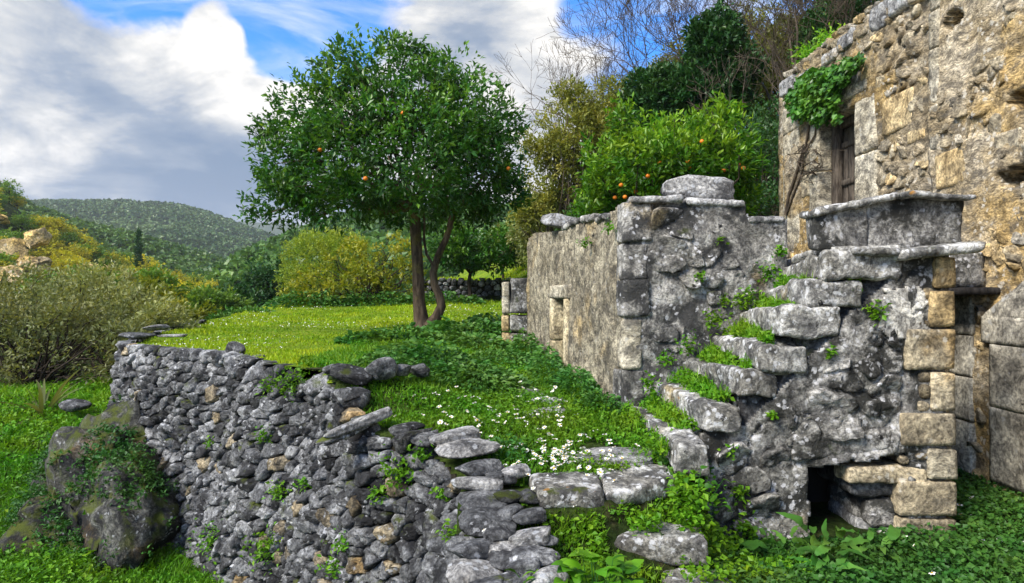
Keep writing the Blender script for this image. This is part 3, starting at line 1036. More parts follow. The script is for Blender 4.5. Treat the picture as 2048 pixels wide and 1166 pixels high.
rw = thing('retaining_wall', 'long curving grey dry stone retaining wall below the lawn terrace', 'wall', (-3.6, 8.3, -3.5))
UE = WU[13] - 0.5
uu, vv = np.meshgrid(np.linspace(1.0, UE, 150), np.linspace(0, 1, 26), indexing='ij')
vz = lerp(np.interp(uu, WU, WBASE) - 0.3, np.interp(uu, WU, WTOP) - 0.11, vv)
bp_ = w_map(uu.ravel(), vz.ravel(), np.full(uu.size, -0.05))
I = np.arange(uu.size).reshape(uu.shape)
Q = np.stack([I[:-1, :-1], I[1:, :-1], I[1:, 1:], I[:-1, 1:]], -1).reshape(-1, 4)
obj('earth_core', bp_, Q, M['earth'], rw)
rs = np.random.RandomState(12)
sd_ = course_seeds(1.2, UE, -3.75, -0.70, 0.235, 0.112, rs, 0.26, lambda u, v: 0.78 if u < 5.0 else (1.0 if u < 11.5 else 1.5))
sd_ = [s for s in sd_ if np.interp(s[0], WU, WBASE) - 0.15 < s[1] < w_top(np.array([s[0]]))[0] - 0.02]
cells = voronoi_cells(sd_, (1.0, UE + 0.2, -3.9, -0.6), 1.25)


def rw_keep(u, v, poly):
    span = poly.max(0) - poly.min(0)
    return max(span) < 0.6


def clip_top(cells):
    for c in cells:
        if c is not None:
            c[:, 1] = np.minimum(c[:, 1], np.interp(c[:, 0], WU, WTOP) + 0.04)
    return cells


add_stones(rw, clip_top(cells), w_map, [M['dry_a'], M['dry_b'], M['dry_c']], limit=300, keepf=rw_keep, pick=5, prob=[0.62, 0.33, 0.05],
           joint=0.006, bulge=0.050, back=0.10, K=18, rough=0.012, smoothing=0,
           score=lambda s, c: s / np.hypot(c[0], c[1]) * (1.0 if (wall_sd(c[0], c[1]) < 0.6 and c[1] < 9.9 and abs(c[0] / c[1]) < 0.66 and c[2] / c[1] > -0.46) else 0.1))

# coping stones and loose rocks: shared rock meshes
ROCK = {k: [rock_mesh('rough_rock', 40 + i, M[k], 3, [2.6, 3.2, 4.5, 3.0, 6.0][i % 5]) for i in range(5)] for k in ('dry_a', 'boulder')}
ROCK['dry_b'] = [rock_mesh('rough_rock', 60 + i, M['dry_b'], 3, 3.0) for i in range(3)]
ROCK['dry_c'] = [rock_mesh('rough_rock', 70 + i, M['dry_c'], 3, 3.0) for i in range(2)]


def at(pxx, pyy, Y):
    """the point of the place that stands Y metres away and was measured at this spot of the photograph"""
    return np.array([(pxx - 1024) / 1300 * Y, Y, (583 - pyy) / 1300 * Y])


def rock(name, parent, c, size, rot=(0, 0, 0), k='dry_a', i=0):
    off = np.array(parent.location) if parent else 0
    return link(name, ROCK[k][i % len(ROCK[k])], parent, tuple(np.array(c) - off), rot, size)


R = math.radians
# flat coping stones along the near top of the wall, stepping down beside the stair
for n, (a, b, Y, sx, sy, sz, rz, kk) in enumerate([
        (935, 885, 4.85, .34, .24, .13, 20, 'boulder'), (905, 862, 5.05, .30, .22, .13, 35, 'boulder'), (960, 925, 4.62, .26, .20, .13, 8, 'dry_a'), (955, 955, 4.42, .26, .17, .10, 3, 'boulder'),
        (965, 990, 4.25, .27, .19, .12, -6, 'dry_a'), (975, 1030, 4.02, .26, .20, .14, 5, 'dry_a'), (1055, 1020, 4.06, .16, .14, .10, 20, 'dry_a'),
        (955, 1085, 3.82, .26, .19, .13, 12, 'dry_a'), (1060, 1060, 3.88, .18, .14, .10, -8, 'boulder'), (1070, 1100, 3.72, .20, .15, .10, 15, 'dry_a'),
        (950, 1135, 3.62, .24, .18, .13, -5, 'boulder'), (1020, 1150, 3.55, .17, .16, .12, 30, 'dry_a'), (1090, 1145, 3.55, .20, .20, .14, 10, 'boulder'), (1010, 1105, 3.74, .15, .13, .10, 50, 'dry_b'),
        (1000, 1060, 3.9, .15, .12, .10, 10, 'dry_b'), (1020, 985, 4.25, .17, .16, .09, 40, 'dry_b'), (960, 1165, 3.48, .2, .2, .14, 0, 'dry_a'),
        (1030, 935, 4.55, .17, .16, .09, 12, 'boulder'), (1015, 1015, 4.1, .13, .14, .10, 60, 'dry_a'), (1085, 1065, 3.86, .12, .12, .09, 30, 'dry_a'), (1000, 1090, 3.8, .16, .13, .10, -20, 'boulder'), (1045, 1120, 3.64, .14, .13, .10, 5, 'dry_a'), (1060, 985, 4.22, .12, .12, .08, 0, 'dry_b'), (1000, 945, 4.5, .16, .14, .09, 25, 'dry_a'), (860, 868, 5.12, .22, .18, .13, 50, 'dry_a'), (815, 850, 5.45, .24, .18, .12, 40, 'dry_b')]):
    c = at(a, b, Y)
    c[2] -= sz * 0.30
    rock('coping_stone', rw, c, (sx * 1.4, sy * 1.35, sz * 0.85), (R(3 * ((n % 3) - 1)), R(4 * ((n % 4) - 1.5)), R(rz)), kk, (2, 4, 1, 4, 2)[n % 5])

GRP = 'loose stones lying on the retaining wall'
for n, (a, b, Y, s, rot, kk, lab) in enumerate([
        (470, 704, 8.35, (.30, .13, .26), (0, 8, -20), 'dry_a', 'upright grey slab stone standing on edge on top of the dry stone wall'),
        (763, 737, 6.25, (.33, .26, .21), (0, -4, 20), 'dry_a', 'round grey boulder at the end of the wall top beside the dark weeds'),
        (702, 748, 6.22, (.46, .28, .14), (8, 12, -25), 'dry_b', 'long mottled stone leaning down beside the round boulder'),
        (672, 738, 6.30, (.26, .16, .10), (0, 0, 10), 'dry_a', 'small flat stone perched on the leaning mottled stone'),
        (716, 845, 5.42, (.62, .17, .085), (0, -14, 33), 'boulder', 'long thin pale stone plank jutting out over the wall face'),
        (690, 868, 5.36, (.5, .14, .07), (0, -12, 36), 'dry_a', 'long grey stone plank just under the pale jutting plank'),
        (705, 795, 5.98, (.34, .28, .20), (0, 6, -15), 'dry_a', 'squarish grey block near the wall top under the leaning stone'),
        (405, 712, 8.75, (.52, .30, .06), (0, 2, -32), 'dry_b', 'thin dark slate slab lying flat on the wall top under the lawn edge'),
        (505, 716, 8.15, (.30, .26, .07), (0, -6, 10), 'dry_b', 'thin dark slate slab overhanging beside the upright stone'),
        (432, 741, 8.50, (.34, .24, .15), (0, 0, -35), 'dry_a', 'large lilac grey block in the top courses under the upright stone'),
        (275, 672, 10.8, (.55, .4, .12), (0, 3, 40), 'dry_a', 'pale flat stone on the far bend of the wall'),
        (312, 655, 12.7, (.6, .4, .11), (0, 0, 60), 'boulder', 'pale flat stone where the wall turns behind the lawn'),
        (838, 740, 6.6, (.24, .2, .15), (0, 5, 0), 'dry_b', 'dark pitted rock half hidden in the weeds behind the boulder'),
        (805, 740, 6.4, (.2, .15, .12), (0, 0, 30), 'dry_a', 'small pale rock wedged between boulder and weeds'),
        (345, 671, 10.3, (.42, .22, .05), (0, 0, 10), 'boulder', 'pale flat stone lying in the lawn near the wall bend')]):
    c = at(a, b, Y)
    o = rock('loose_stone', None, c, s, tuple(R(v) for v in rot), kk, n)
    tag(o, lab, 'stone', GRP)
    o['kind'] = 'thing'

# mossy bedrock under the far bend
rs = np.random.RandomState(3)
bm = bmesh.new()
bmesh.ops.create_icosphere(bm, subdivisions=5, radius=1.0)
V = np.array([v.co[:] for v in bm.verts])
F = np.array([[v.index for v in f.verts] for f in bm.faces])
bm.free()
r = 1.0
V = V * (1 + 0.34 * fbm(V * 1.5 + 3.3, 4, 5)[:, None]) + 0.07 * np.stack([fbm(V * 6 + m, 3, m) for m in range(3)], 1)
ridged = 1 - np.abs(vnoise(V * np.array([2, 2, 4]) + 1.7, 8))
V = V * (1 + 0.16 * ridged[:, None])
ca, sa = math.cos(R(-38)), math.sin(R(-38))
V = V * np.array([1.30, 0.85, 1.28])
V = np.stack([V[:, 0] * ca - V[:, 1] * sa, V[:, 0] * sa + V[:, 1] * ca, V[:, 2]], 1)
V = V + np.array([-5.45, 8.75, -3.35])
t = t_out = obj('rock_outcrop', V, F, M['bedrock'])
tag(t, 'dark mossy bedrock outcrop that carries the far bend of the dry stone wall', 'rock')
t['kind'] = 'thing'
OUT_V = V
for n, (a, b, Y, s, lab) in enumerate([(150, 812, 11.3, (.5, .4, .2), 'pale stone lying in the grass above the mossy outcrop'),
                                       (160, 1060, 8.6, (.35, .3, .22), 'grey rock at the foot of the mossy outcrop'),
                                       (505, 1140, 7.35, (.36, .28, .24), 'fallen grey stone at the foot of the dry stone wall'),
                                       (660, 1160, 6.75, (.4, .3, .25), 'fallen stone in the corner at the foot of the wall bulge')]):
    o = rock('fallen_stone', None, at(a, b, Y), s, (0, 0.1, n), 'dry_a', n)
    tag(o, lab, 'stone')
    o['kind'] = 'thing'

# ------------------------------------------------------------------ the stair and its landing
st = thing('stone_staircase', 'old outdoor stone staircase with worn overhanging steps and lichened side wall', 'staircase', (2.3, 5.0, -1.86))
FY = 4.90
steps = [  # near-left, near-right, far-left, far-right x ; near y ; top z near / far ; thickness
    (1.15, 1.37, 1.10, 1.29, 4.56, -1.075, -1.070, .21),
    (1.45, 1.72, 1.34, 1.60, 4.82, -0.850, -0.845, .205),
    (1.70, 2.00, 1.64, 1.92, 4.84, -0.610, -0.625, .20),
    (1.83, 2.19, 1.88, 2.18, 4.82, -0.385, -0.405, .20),
    (1.98, 2.45, 2.17, 2.48, 4.84, -0.130, -0.185, .225),
    (2.17, 2.62, 2.36, 2.70, 4.86, 0.075, 0.005, .20),
    (2.33, 2.92, 2.55, 2.95, 4.86, 0.285, 0.215, .205)]
for n, (a, b, c, d, y0, z0, z1, th) in enumerate(steps):
    yf = 6.13
    V8 = [(a, y0, z0 - th), (b, y0 + .02, z0 - th), (c, yf, z1 - th), (d, yf, z1 - th), (a, y0, z0), (b, y0 + .02, z0 - .01), (c, yf, z1), (d, yf, z1)]
    stone_block('step', V8, M['step'], st, 0.024, 0.026, 0.026, 20 + n)
# upper thin tread against the landing
stone_block('step', [(2.46, 5.0, .30), (3.0, 5.0, .30), (2.62, 6.12, .27), (3.0, 6.12, .27), (2.46, 5.0, .355), (3.0, 5.0, .355), (2.62, 6.12, .33), (3.0, 6.12, .33)], M['step'], st, 0.04, 0.012, 0.02, 33)
# double slab step and the two lowest steps
z3 = -1.285
stone_block('step', [(0.18, 4.16, z3 - .13), (0.62, 4.15, z3 - .13), (0.13, 4.58, z3 - .12), (0.60, 4.66, z3 - .12), (0.16, 4.15, z3), (0.60, 4.16, z3 - .02), (0.13, 4.58, z3), (0.60, 4.66, z3)], M['step'], st, 0.028, 0.016, 0.03, 41)
stone_block('step', [(0.61, 4.18, z3 - .12), (1.18, 4.52, z3 - .12), (0.62, 4.72, z3 - .10), (1.16, 4.88, z3 - .1), (0.61, 4.17, z3 - .015), (1.17, 4.52, z3 + .01), (0.62, 4.72, z3 + .01), (1.14, 4.86, z3 + .01)], M['step'], st, 0.028, 0.018, 0.035, 42)
stone_block('step', [(0.62, 3.98, -1.66), (1.22, 3.93, -1.68), (0.66, 4.30, -1.66), (1.24, 4.27, -1.66), (0.60, 3.97, -1.51), (1.21, 3.93, -1.50), (0.64, 4.32, -1.50), (1.22, 4.26, -1.49)], M['step'], st, 0.028, 0.020, 0.04, 43)
stone_block('step', [(0.88, 3.62, -1.86), (1.36, 3.62, -1.86), (0.92, 4.00, -1.86), (1.34, 4.02, -1.86), (0.86, 3.60, -1.70), (1.34, 3.62, -1.70), (0.92, 4.00, -1.69), (1.30, 4.04, -1.69)], M['step'], st, 0.028, 0.020, 0.05, 44)
# rubble core under the treads
core = Geo()
for n, (a, b, c, d, y0, z0, z1, th) in enumerate(steps):
    if n == 0:
        continue
    V, Q = hexa(box8(max(a, c) + .03, 3.28 - .003 * n, 4.935 + .003 * n, 6.16, -1.10 - .004 * n, min(z0, z1) - .12), 0.12, 0.01, 0.02, n)
    core.add(V, None, Q)
core.build('rubble_core', M['dry_b'], st)

# side wall facing the path
prof_x = [1.18, 1.37, 1.50, 1.74, 1.98, 2.19, 2.44, 2.60, 2.88, 2.95, 3.40]
prof_z = [-1.22, -1.22, -1.02, -1.02, -0.80, -0.56, -0.32, -0.12, 0.10, 0.30, 0.31]


def sw_keep(u, v):
    k = v < np.interp(u, prof_x, prof_z) + 0.02 * n2(u, v, 9, 3)
    left = 2.24 + 0.02 * n2(u, v, 8, 4)
    top = -1.315 + 0.12 * (u - 2.24) + 0.015 * n2(u, v, 9, 6)
    k &= ~((u > left) & (u < 2.98) & (v < top))
    return k


def sw_disp(u, v):
    k = 0.030 * n2(u, v, 2.3, 50, 3) + 0.020 * n2(u, v, 7, 51, 3) + 0.006 * n2(u, v, 22, 52, 2)
    cr = 1 - np.abs(n2(u, v, 2.6, 54, 2))
    k = k - 0.035 * sstep(0.93, 1.0, cr)
    return k - 0.02 * sstep(3.2, 3.4, u)


V, Q = wall_panel(lambda u, v, d: np.stack([u, FY - d, v], -1), 1.20, 3.28, -1.98, 0.32, 0.022, sw_keep, sw_disp, 0.32)
obj('side_wall', V, Q, M['stair_wall'], st)
# individual stones showing in the skin of the side wall
rs = np.random.RandomState(77)
sd_ = course_seeds(1.25, 2.9, -1.9, 0.2, 0.25, 0.17, rs, 0.3)
cells = voronoi_cells(sd_, (1.2, 2.95, -1.95, 0.3), 1.2)


def st_keep(u, v, poly):
    if np.any(poly[:, 1] > np.interp(poly[:, 0], prof_x, prof_z) - 0.03):
        return False
    if poly[:, 0].max() > 2.20 and v < -1.20:
        return False
    m = vnoise(np.array([[u * 1.3, v * 1.3, 0.7]]), 91)[0]
    return m > -0.10 or (u < 2.2 and v < -1.0)


add_stones(st, cells, lambda u, v, d: np.stack([u, FY - d, v], -1), [M['stair_wall'], M['dry_b']], pick=2, prob=[0.9, 0.1], joint=0.009, bulge=0.017, back=0.05,
           K=18, rough=0.009, smoothing=1, keepf=st_keep)
V, Q = wall_panel(lambda u, v, d: np.stack([u, FY - .022 - d, v], -1), 2.72, 3.17, -.42, .20, 0.016,
                  lambda u, v: (((u - 2.97) / .20) ** 2 + ((v + .08) / .25) ** 2 + 1.1 * n2(u, v, 6.5, 77, 3)) < .95, lambda u, v: 0.006 * n2(u, v, 9, 78, 3), 0.04)
obj('plaster_patch', V, Q, M['plaster'], st)
# quoins of the free corner (cut stone)
for n, (a, b, t, bt, mm) in enumerate([(1872, 1911, 512, 578, 'ochre'), (1862, 1911, 581, 655, 'ochre'), (1815, 1911, 657, 740, 'ashlar'), (1864, 1911, 743, 822, 'ashlar'),
                                       (1806, 1912, 826, 908, 'ashlar'), (1860, 1916, 897, 961, 'jamb'), (1800, 1914, 963, 1036, 'ashlar'), (1800, 1913, 1038, 1092, 'ashlar')]):
    x0, x1 = (a - 1024) / 1300 * 4.86, (b - 1024) / 1300 * 4.86
    zt, zb = (583 - t) / 1300 * 4.86, (583 - bt) / 1300 * 4.86
    if n == 4:
        zb = (583 - 894) / 1300 * 4.86
    if n == 7:
        zb -= .05
    stone_block('quoin', box8(x0, x1, 4.855, 5.35, zb + .006, zt - .004), M[mm], st, 0.035, 0.007, 0.014, 60 + n)
for n, (a, b, t, bt, mm) in enumerate([(1838, 1862, 742, 765, 'dry_c'), (1842, 1864, 768, 800, 'dry_c'), (1835, 1860, 802, 822, 'ashlar'), (1800, 1822, 912, 930, 'dry_c'), (1828, 1858, 906, 924, 'dry_c'),
                                       (1700, 1856, 936, 970, 'ashlar'), (1802, 1828, 975, 998, 'dry_c'), (1806, 1838, 1012, 1034, 'dry_c'), (1836, 1870, 640, 655, 'dry_c'), (1850, 1872, 575, 600, 'dry_c')]):
    x0, x1 = (a - 1024) / 1300 * 4.88, (b - 1024) / 1300 * 4.88
    zt, zb = (583 - t) / 1300 * 4.88, (583 - bt) / 1300 * 4.88
    stone_block('pinning_stone', box8(x0, x1, 4.875, 5.15, zb, zt), M[mm], st, 0.02, 0.012, 0.03, 80 + n)
# the low cellar opening: inside painted near black for its shade, rubble cheek on the far side, lintel over it
stone_block('lintel', [(2.10, 4.875, -1.29), (2.86, 4.875, -1.20), (2.10, 5.2, -1.29), (2.86, 5.2, -1.2), (2.10, 4.875, -1.06), (2.86, 4.875, -1.06), (2.10, 5.2, -1.06), (2.86, 5.2, -1.06)], M['stair_wall'], st, 0.03, 0.016, 0.03, 90)
for n, (x0, x1, z0, z1, y0) in enumerate([(2.60, 2.98, -1.56, -1.36, 4.96), (2.72, 2.98, -1.80, -1.57, 4.93), (2.70, 2.90, -1.74, -1.56, 5.02), (2.78, 3.00, -2.0, -1.80, 4.90), (2.70, 2.86, -1.98, -1.75, 5.04), (2.74, 3.0, -1.60, -1.36, 5.24), (2.80, 3.0, -1.95, -1.6, 5.26)]):
    stone_block('cheek_stone', box8(x0, x1, y0, 5.6, z0, z1), M['stair_wall'] if n % 2 else M['dry_a'], st, 0.03, 0.022, 0.06, 95 + n)
stone_block('cellar_back', box8(2.0, 3.3, 5.75, 5.9, -2.0, -1.0), M['hole_shade'], st, 0.1, 0.01, 0.01, 2)
stone_block('cellar_side', box8(2.05, 2.22, 5.22, 5.8, -2.0, -1.0), M['hole_shade'], st, 0.1, 0.01, 0.01, 3)
# landing, its edge slab and the bridge to the house
stone_block('landing', box8(2.66, 3.36, 5.0, 9.9, -0.6, 0.315), M['block_front'], st, 0.1, 0.012, 0.03, 5)
stone_block('landing', box8(3.37, 4.60, 6.30, 9.9, 0.045, 0.40), M['stair_wall'], st, 0.08, 0.015, 0.03, 6)
stone_block('edge_slab', [(2.86, 4.78, .235), (3.44, 4.74, .300), (2.86, 5.4, .25), (3.44, 5.4, .30), (2.86, 4.76, .315), (3.46, 4.72, .375), (2.86, 5.4, .33), (3.46, 5.4, .375)], M['step'], st, 0.03, 0.016, 0.03, 7)
stone_block('edge_slab', [(2.52, 4.80, .27), (2.90, 4.80, .262), (2.55, 5.4, .25), (2.9, 5.4, .25), (2.52, 4.80, .325), (2.90, 4.80, .318), (2.55, 5.4, .33), (2.9, 5.4, .33)], M['step'], st, 0.03, 0.012, 0.025, 8)
# parapet of the landing
stone_block('parapet_block', [(2.36, 5.0, .335), (2.735, 5.0, .335), (2.36, 5.22, .335), (2.735, 5.22, .335), (2.36, 5.0, .60), (2.735, 5.0, .70), (2.36, 5.22, .60), (2.735, 5.22, .70)], M['stair_wall'], st, 0.03, 0.014, 0.03, 9)
stone_block('parapet_block', box8(2.742, 3.50, 5.02, 5.22, .33, .715), M['stair_wall'], st, 0.03, 0.013, 0.025, 10)
stone_block('coping_slab', [(2.33, 4.97, .575), (2.95, 4.95, .715), (2.33, 5.26, .575), (2.95, 5.26, .715), (2.33, 4.97, .635), (2.95, 4.94, .765), (2.33, 5.26, .635), (2.95, 5.26, .765)], M['step'], st, 0.028, 0.016, 0.03, 11)
stone_block('coping_slab', [(2.955, 4.90, .715), (3.52, 4.93, .70), (2.955, 5.26, .715), (3.52, 5.26, .70), (2.955, 4.90, .76), (3.53, 4.93, .74), (2.955, 5.26, .76), (3.53, 5.26, .74)], M['step'], st, 0.028, 0.015, 0.02, 12)
beam = obj('beam', *hexa(box8(4.15, 4.66, 6.12, 6.34, -0.035, 0.035), 0.04, 0.008, 0.02, 13), M['beam_wood'], st)

# ------------------------------------------------------------------ the small plastered building beside the stair
bl = thing('small_stone_building', 'low flat plastered stone building with one small framed window behind the stair', 'building', (1.2, 8.0, -1.1))
C0 = np.array([1.07, 6.15])
LD = np.array([-0.164, 1.0])
LN = np.array([-1.0, -0.164]) / math.hypot(1, 0.164)
SL = 4.92


def left_map(u, v, d):
    u, v, d = (np.asarray(q, float) for q in (u, v, d))
    return np.stack([C0[0] + LD[0] * u + LN[0] * d, C0[1] + LD[1] * u + LN[1] * d, v], -1)


def left_top(u):
    return np.interp(u, [0, .35, .8, 1.3, 3.2, 4.2, 4.92], [.84, .80, .74, .80, .84, .93, .90])


W0, W1, WB, WT = 2.32, 2.96, -1.02, -0.115
V, Q = wall_panel(left_map, 0.0, SL, -1.35, 0.97, 0.032,
                  lambda u, v: (v < left_top(u) + 0.03 * n2(u, v, 3.0, 3)) & ~((u > W0) & (u < W1) & (v > WB) & (v < WT)),
                  lambda u, v: 0.022 * n2(u, v, 1.6, 60) + 0.016 * n2(u * 2.2, v * 0.6, 6, 61, 3) + 0.008 * n2(u, v, 20, 62, 2) - 0.05 * sstep(.15, .0, u), 0.36)
obj('end_wall', V, Q, M['block_left'], bl)


def front_top(x):
    return np.interp(x, [1.0, 1.3, 2.0, 2.20, 2.24, 2.62], [.855, .875, .845, .82, .70, .685])


V, Q = wall_panel(lambda u, v, d: np.stack([u, C0[1] - d, v], -1), 1.075, 2.60, -1.35, 0.92, 0.026,
                  lambda u, v: v < front_top(u) + 0.025 * n2(u, v, 4.0, 8),
                  lambda u, v: 0.025 * n2(u, v, 1.8, 63) + 0.020 * n2(u, v, 6, 64, 3) + 0.007 * n2(u, v, 21, 65, 2) - 0.045 * sstep(1.16, 1.075, u), 0.34)
obj('front_wall', V, Q, M['block_front'], bl)
# solid fill and flat roof behind the walls
V, Q = hexa([(1.2, 6.45, -1.2), (2.2, 6.45, -1.2), (0.62, 11.0, -1.2), (2.2, 11.0, -1.2), (1.2, 6.45, .72), (2.2, 6.45, .72), (0.62, 11.0, .80), (2.2, 11.0, .8)], 0.15, 0.02, 0.03, 4)
obj('roof', V, Q, M['block_front'], bl)
stone_block('back_wall', [(0.27, 11.05, -1.2), (2.2, 11.0, -1.2), (0.27, 11.35, -1.2), (2.2, 11.3, -1.2), (0.27, 11.05, .86), (2.2, 11.0, .85), (0.27, 11.35, .86), (2.2, 11.3, .85)], M['block_left'], bl, .1, .015, .03, 6)
# corner quoins
for n, (z0, z1, wf, wl) in enumerate([(-1.35, -.74, .20, .30), (-.73, -.26, .17, .22), (-.25, .105, .26, .20), (.115, .46, .22, .26), (.47, .85, .28, .22)]):
    a = C0 + LN * 0.014
    q0, q1 = a + np.array([0, -0.016]), a + np.array([wf, -0.016])
    q2 = a + LD * wl
    q3 = q2 + np.array([wf, 0])
    stone_block('quoin', [(*q0, z0), (*q1, z0), (*q2, z0), (*q3, z0), (*q0, z1), (*q1, z1), (*q2, z1), (*q3, z1)], M['block_front'] if n != 1 else M['jamb'], bl, 0.03, 0.013, 0.025, 120 + n)
# facing stones along the top edge
for n, (u0, u1) in enumerate([(0.45, 0.95), (1.0, 1.45), (1.5, 2.05), (2.1, 2.5)]):
    z = float(left_top((u0 + u1) / 2))
    p = [left_map(u, v, d) for v in (z - .01, z + .055 + .02 * (n % 2)) for d in (-.30, .02) for u in (u0, u1)]
    stone_block('cap_stone', [p[0], p[1], p[2], p[3], p[4], p[5], p[6], p[7]], M['block_front'], bl, 0.03, 0.018, 0.03, 130 + n)
for n, (x0, x1) in enumerate([(1.12, 1.62), (1.64, 2.2)]):
    stone_block('cap_stone', box8(x0, x1, 6.10, 6.5, .83 - .015 * n, .905 - .02 * n), M['boulder'], bl, 0.03, 0.017, 0.03, 136 + n)
stone_block('cap_stone', box8(2.24, 2.58, 6.12, 6.45, .655, .715), M['boulder'], bl, 0.03, 0.014, 0.03, 139)
# a few stones breaking through the plaster of the front
rs = np.random.RandomState(31)
cells = voronoi_cells(course_seeds(1.35, 2.55, -1.0, .75, 0.2, 0.14, rs, .3), (1.3, 2.6, -1.1, .8), 1.2)
add_stones(bl, cells, lambda u, v, d: np.stack([u, C0[1] - d, v], -1), [M['block_front']], joint=0.010, bulge=0.012, back=0.05, K=16, rough=0.007, smoothing=1, pick=3,
           keepf=lambda u, v, p: (vnoise(np.array([[u * 1.9, v * 1.9, 3.1]]), 17)[0] > 0.34 or (1.75 < u < 2.1 and .0 < v < .35)) and p[:, 1].max() < front_top(u) - .05)


def lbox(name, u0, u1, z0, z1, d0, d1, mat, parent, seed=0, cell=.03, rough=.005, rnd=.01):
    p = [left_map(u, v, d) for v in (z0, z1) for d in (d1, d0) for u in (u0, u1)]
    return stone_block(name, p, mat, parent, cell, rough, rnd, seed)


wn = link('window', None, bl)
wn.location = (0, 0, 0)
lbox('jamb', W1 - .005, W1 + .17, WB + .34, WT + .02, -.30, .022, M['frame'], wn, 1)
lbox('jamb', W1 - .005, W1 + .17, WB - .10, WB + .335, -.30, .022, M['frame'], wn, 2)
lbox('jamb', W0 - .16, W0 + .005, WB - .10, WT + .02, -.30, .026, M['frame'], wn, 3)
lbox('window_lintel', W0 - .24, W1 + .22, WT + .024, WT + .20, -.30, .016, M['jamb'], wn, 4)
lbox('window_sill', W0 - .20, W1 + .18, WB - .22, WB - .104, -.30, .030, M['frame'], wn, 5)
lbox('blocking_slab', W0 - .02, W1 + .02, WB - .1, WT + .05, -.40, -.27, M['ochre'], wn, 6)
for n, (a, b, Y, s, rot, lab) in enumerate([(1392, 382, 6.48, (.74, .36, .27), (0, 2, 3), 'big pale oblong boulder lying on the front edge of the flat roof'),
                                            (1120, 443, 9.0, (.52, .4, .25), (0, -6, 15), 'smaller pale boulder on the far end of the flat roof')]):
    c = at(a, b, Y)
    o = rock('boulder', None, c, s, tuple(R(v) for v in rot), 'boulder', 4 if n == 0 else 2)
    tag(o, lab, 'boulder')
    o['kind'] = 'thing'

# short pier beyond the window wall
pr = thing('stone_pier', 'short square pier of stacked stones with an orange stained side beyond the window wall', 'pier', (0.05, 11.8, -1.0))
Yp = 11.7
for n, (t, b) in enumerate([(557, 629), (631, 664), (666, 704)]):
    zt, zb = (583 - t) / 1300 * Yp, (583 - b) / 1300 * Yp
    stone_block('pier_stone', box8((1021 - 1024) / 1300 * Yp, .30, Yp, Yp + .5, zb + .01, zt), M['block_front'], pr, 0.04, 0.014, 0.03, 140 + n)
    stone_block('pier_facing', box8((1004 - 1024) / 1300 * Yp, (1020 - 1024) / 1300 * Yp, Yp + .03, Yp + .5, zb + .012, zt - .06 if n == 0 else zt), M['ochre'] if n else M['jamb'], pr, 0.04, 0.012, 0.02, 150 + n)

# ------------------------------------------------------------------ the tall house
ho = thing('stone_house', 'tall ruined stone house with patchy plaster, an upper door and an arch stub', 'house', (4.7, 7.0, -1.86))
HX = 4.64


def hmap(xo):
    return lambda u, v, d: np.stack([np.asarray(xo, float) - np.asarray(d, float) + 0 * np.asarray(u, float), np.asarray(u, float), np.asarray(v, float)], -1)


DY0, DY1, DZ0, DZ1 = 8.77, 9.79, 0.30, 2.52


def ha_keep(u, v):
    k = v < 3.46 + 0.07 * n2(u, v, 1.6, 7) + 0.03 * n2(u, v, 6, 8)
    return k & ~((u > DY0) & (u < DY1) & (v > DZ0) & (v < DZ1))


def h_disp(u, v):
    pl = sstep(-0.15, 0.25, n2(u, v, 1.3, 70, 3))
    return 0.02 * n2(u, v, 1.1, 71) + 0.018 * pl + 0.014 * n2(u, v, 6, 72, 3) * (1 - 0.5 * pl) + 0.005 * n2(u, v, 22, 73, 2)


V, Q = wall_panel(hmap(HX), 7.16, 11.0, -2.0, 3.6, 0.04, ha_keep, h_disp, 0.5)
obj('upper_wall', V, Q, M['house'], ho)


def hole(u, v, cy, cz, ry, rz, s):
    return ((u - cy) / ry) ** 2 + ((v - cz) / rz) ** 2 < 1 + 0.5 * n2(u, v, 7, s)


def hpix(a, b, X=4.6):
    Y = 1300 * X / (a - 1024)
    return Y, (583 - b) / 1300 * Y


HB = 4.60


def hb_keep(u, v):
    k = v < 3.8
    for n, (a, b, ry, rz) in enumerate([(1906, 42, .16, .13), (2030, 350, .20, .10), (2040, 200, .14, .10)]):
        cy, cz = hpix(a, b)
        k &= ~hole(u, v, cy, cz, ry, rz, 80 + n)
    return k


V, Q = wall_panel(hmap(HB), 1.6, 7.155, -2.0, 3.8, 0.034, hb_keep, h_disp, 0.35)
obj('front_plaster', V, Q, M['house'], ho)
stone_block('side_wall', box8(4.60, 5.1, -9.5, 1.59, -2.0, 3.8), M['house'], ho, .15, .02, .03, 9)  # unseen extension of the house, added to shade the foreground
stone_block('dark_backing', box8(4.98, 5.1, 1.6, 10.9, -2.0, 3.4), M['hole_shade'], ho, .3, .01, .02, 3)  # dark sheet behind the wall holes, their shade painted in its colour
stone_block('end_wall', box8(4.66, 8.5, 10.98, 11.4, -2.0, 3.42), M['house'], ho, .15, .02, .03, 4)

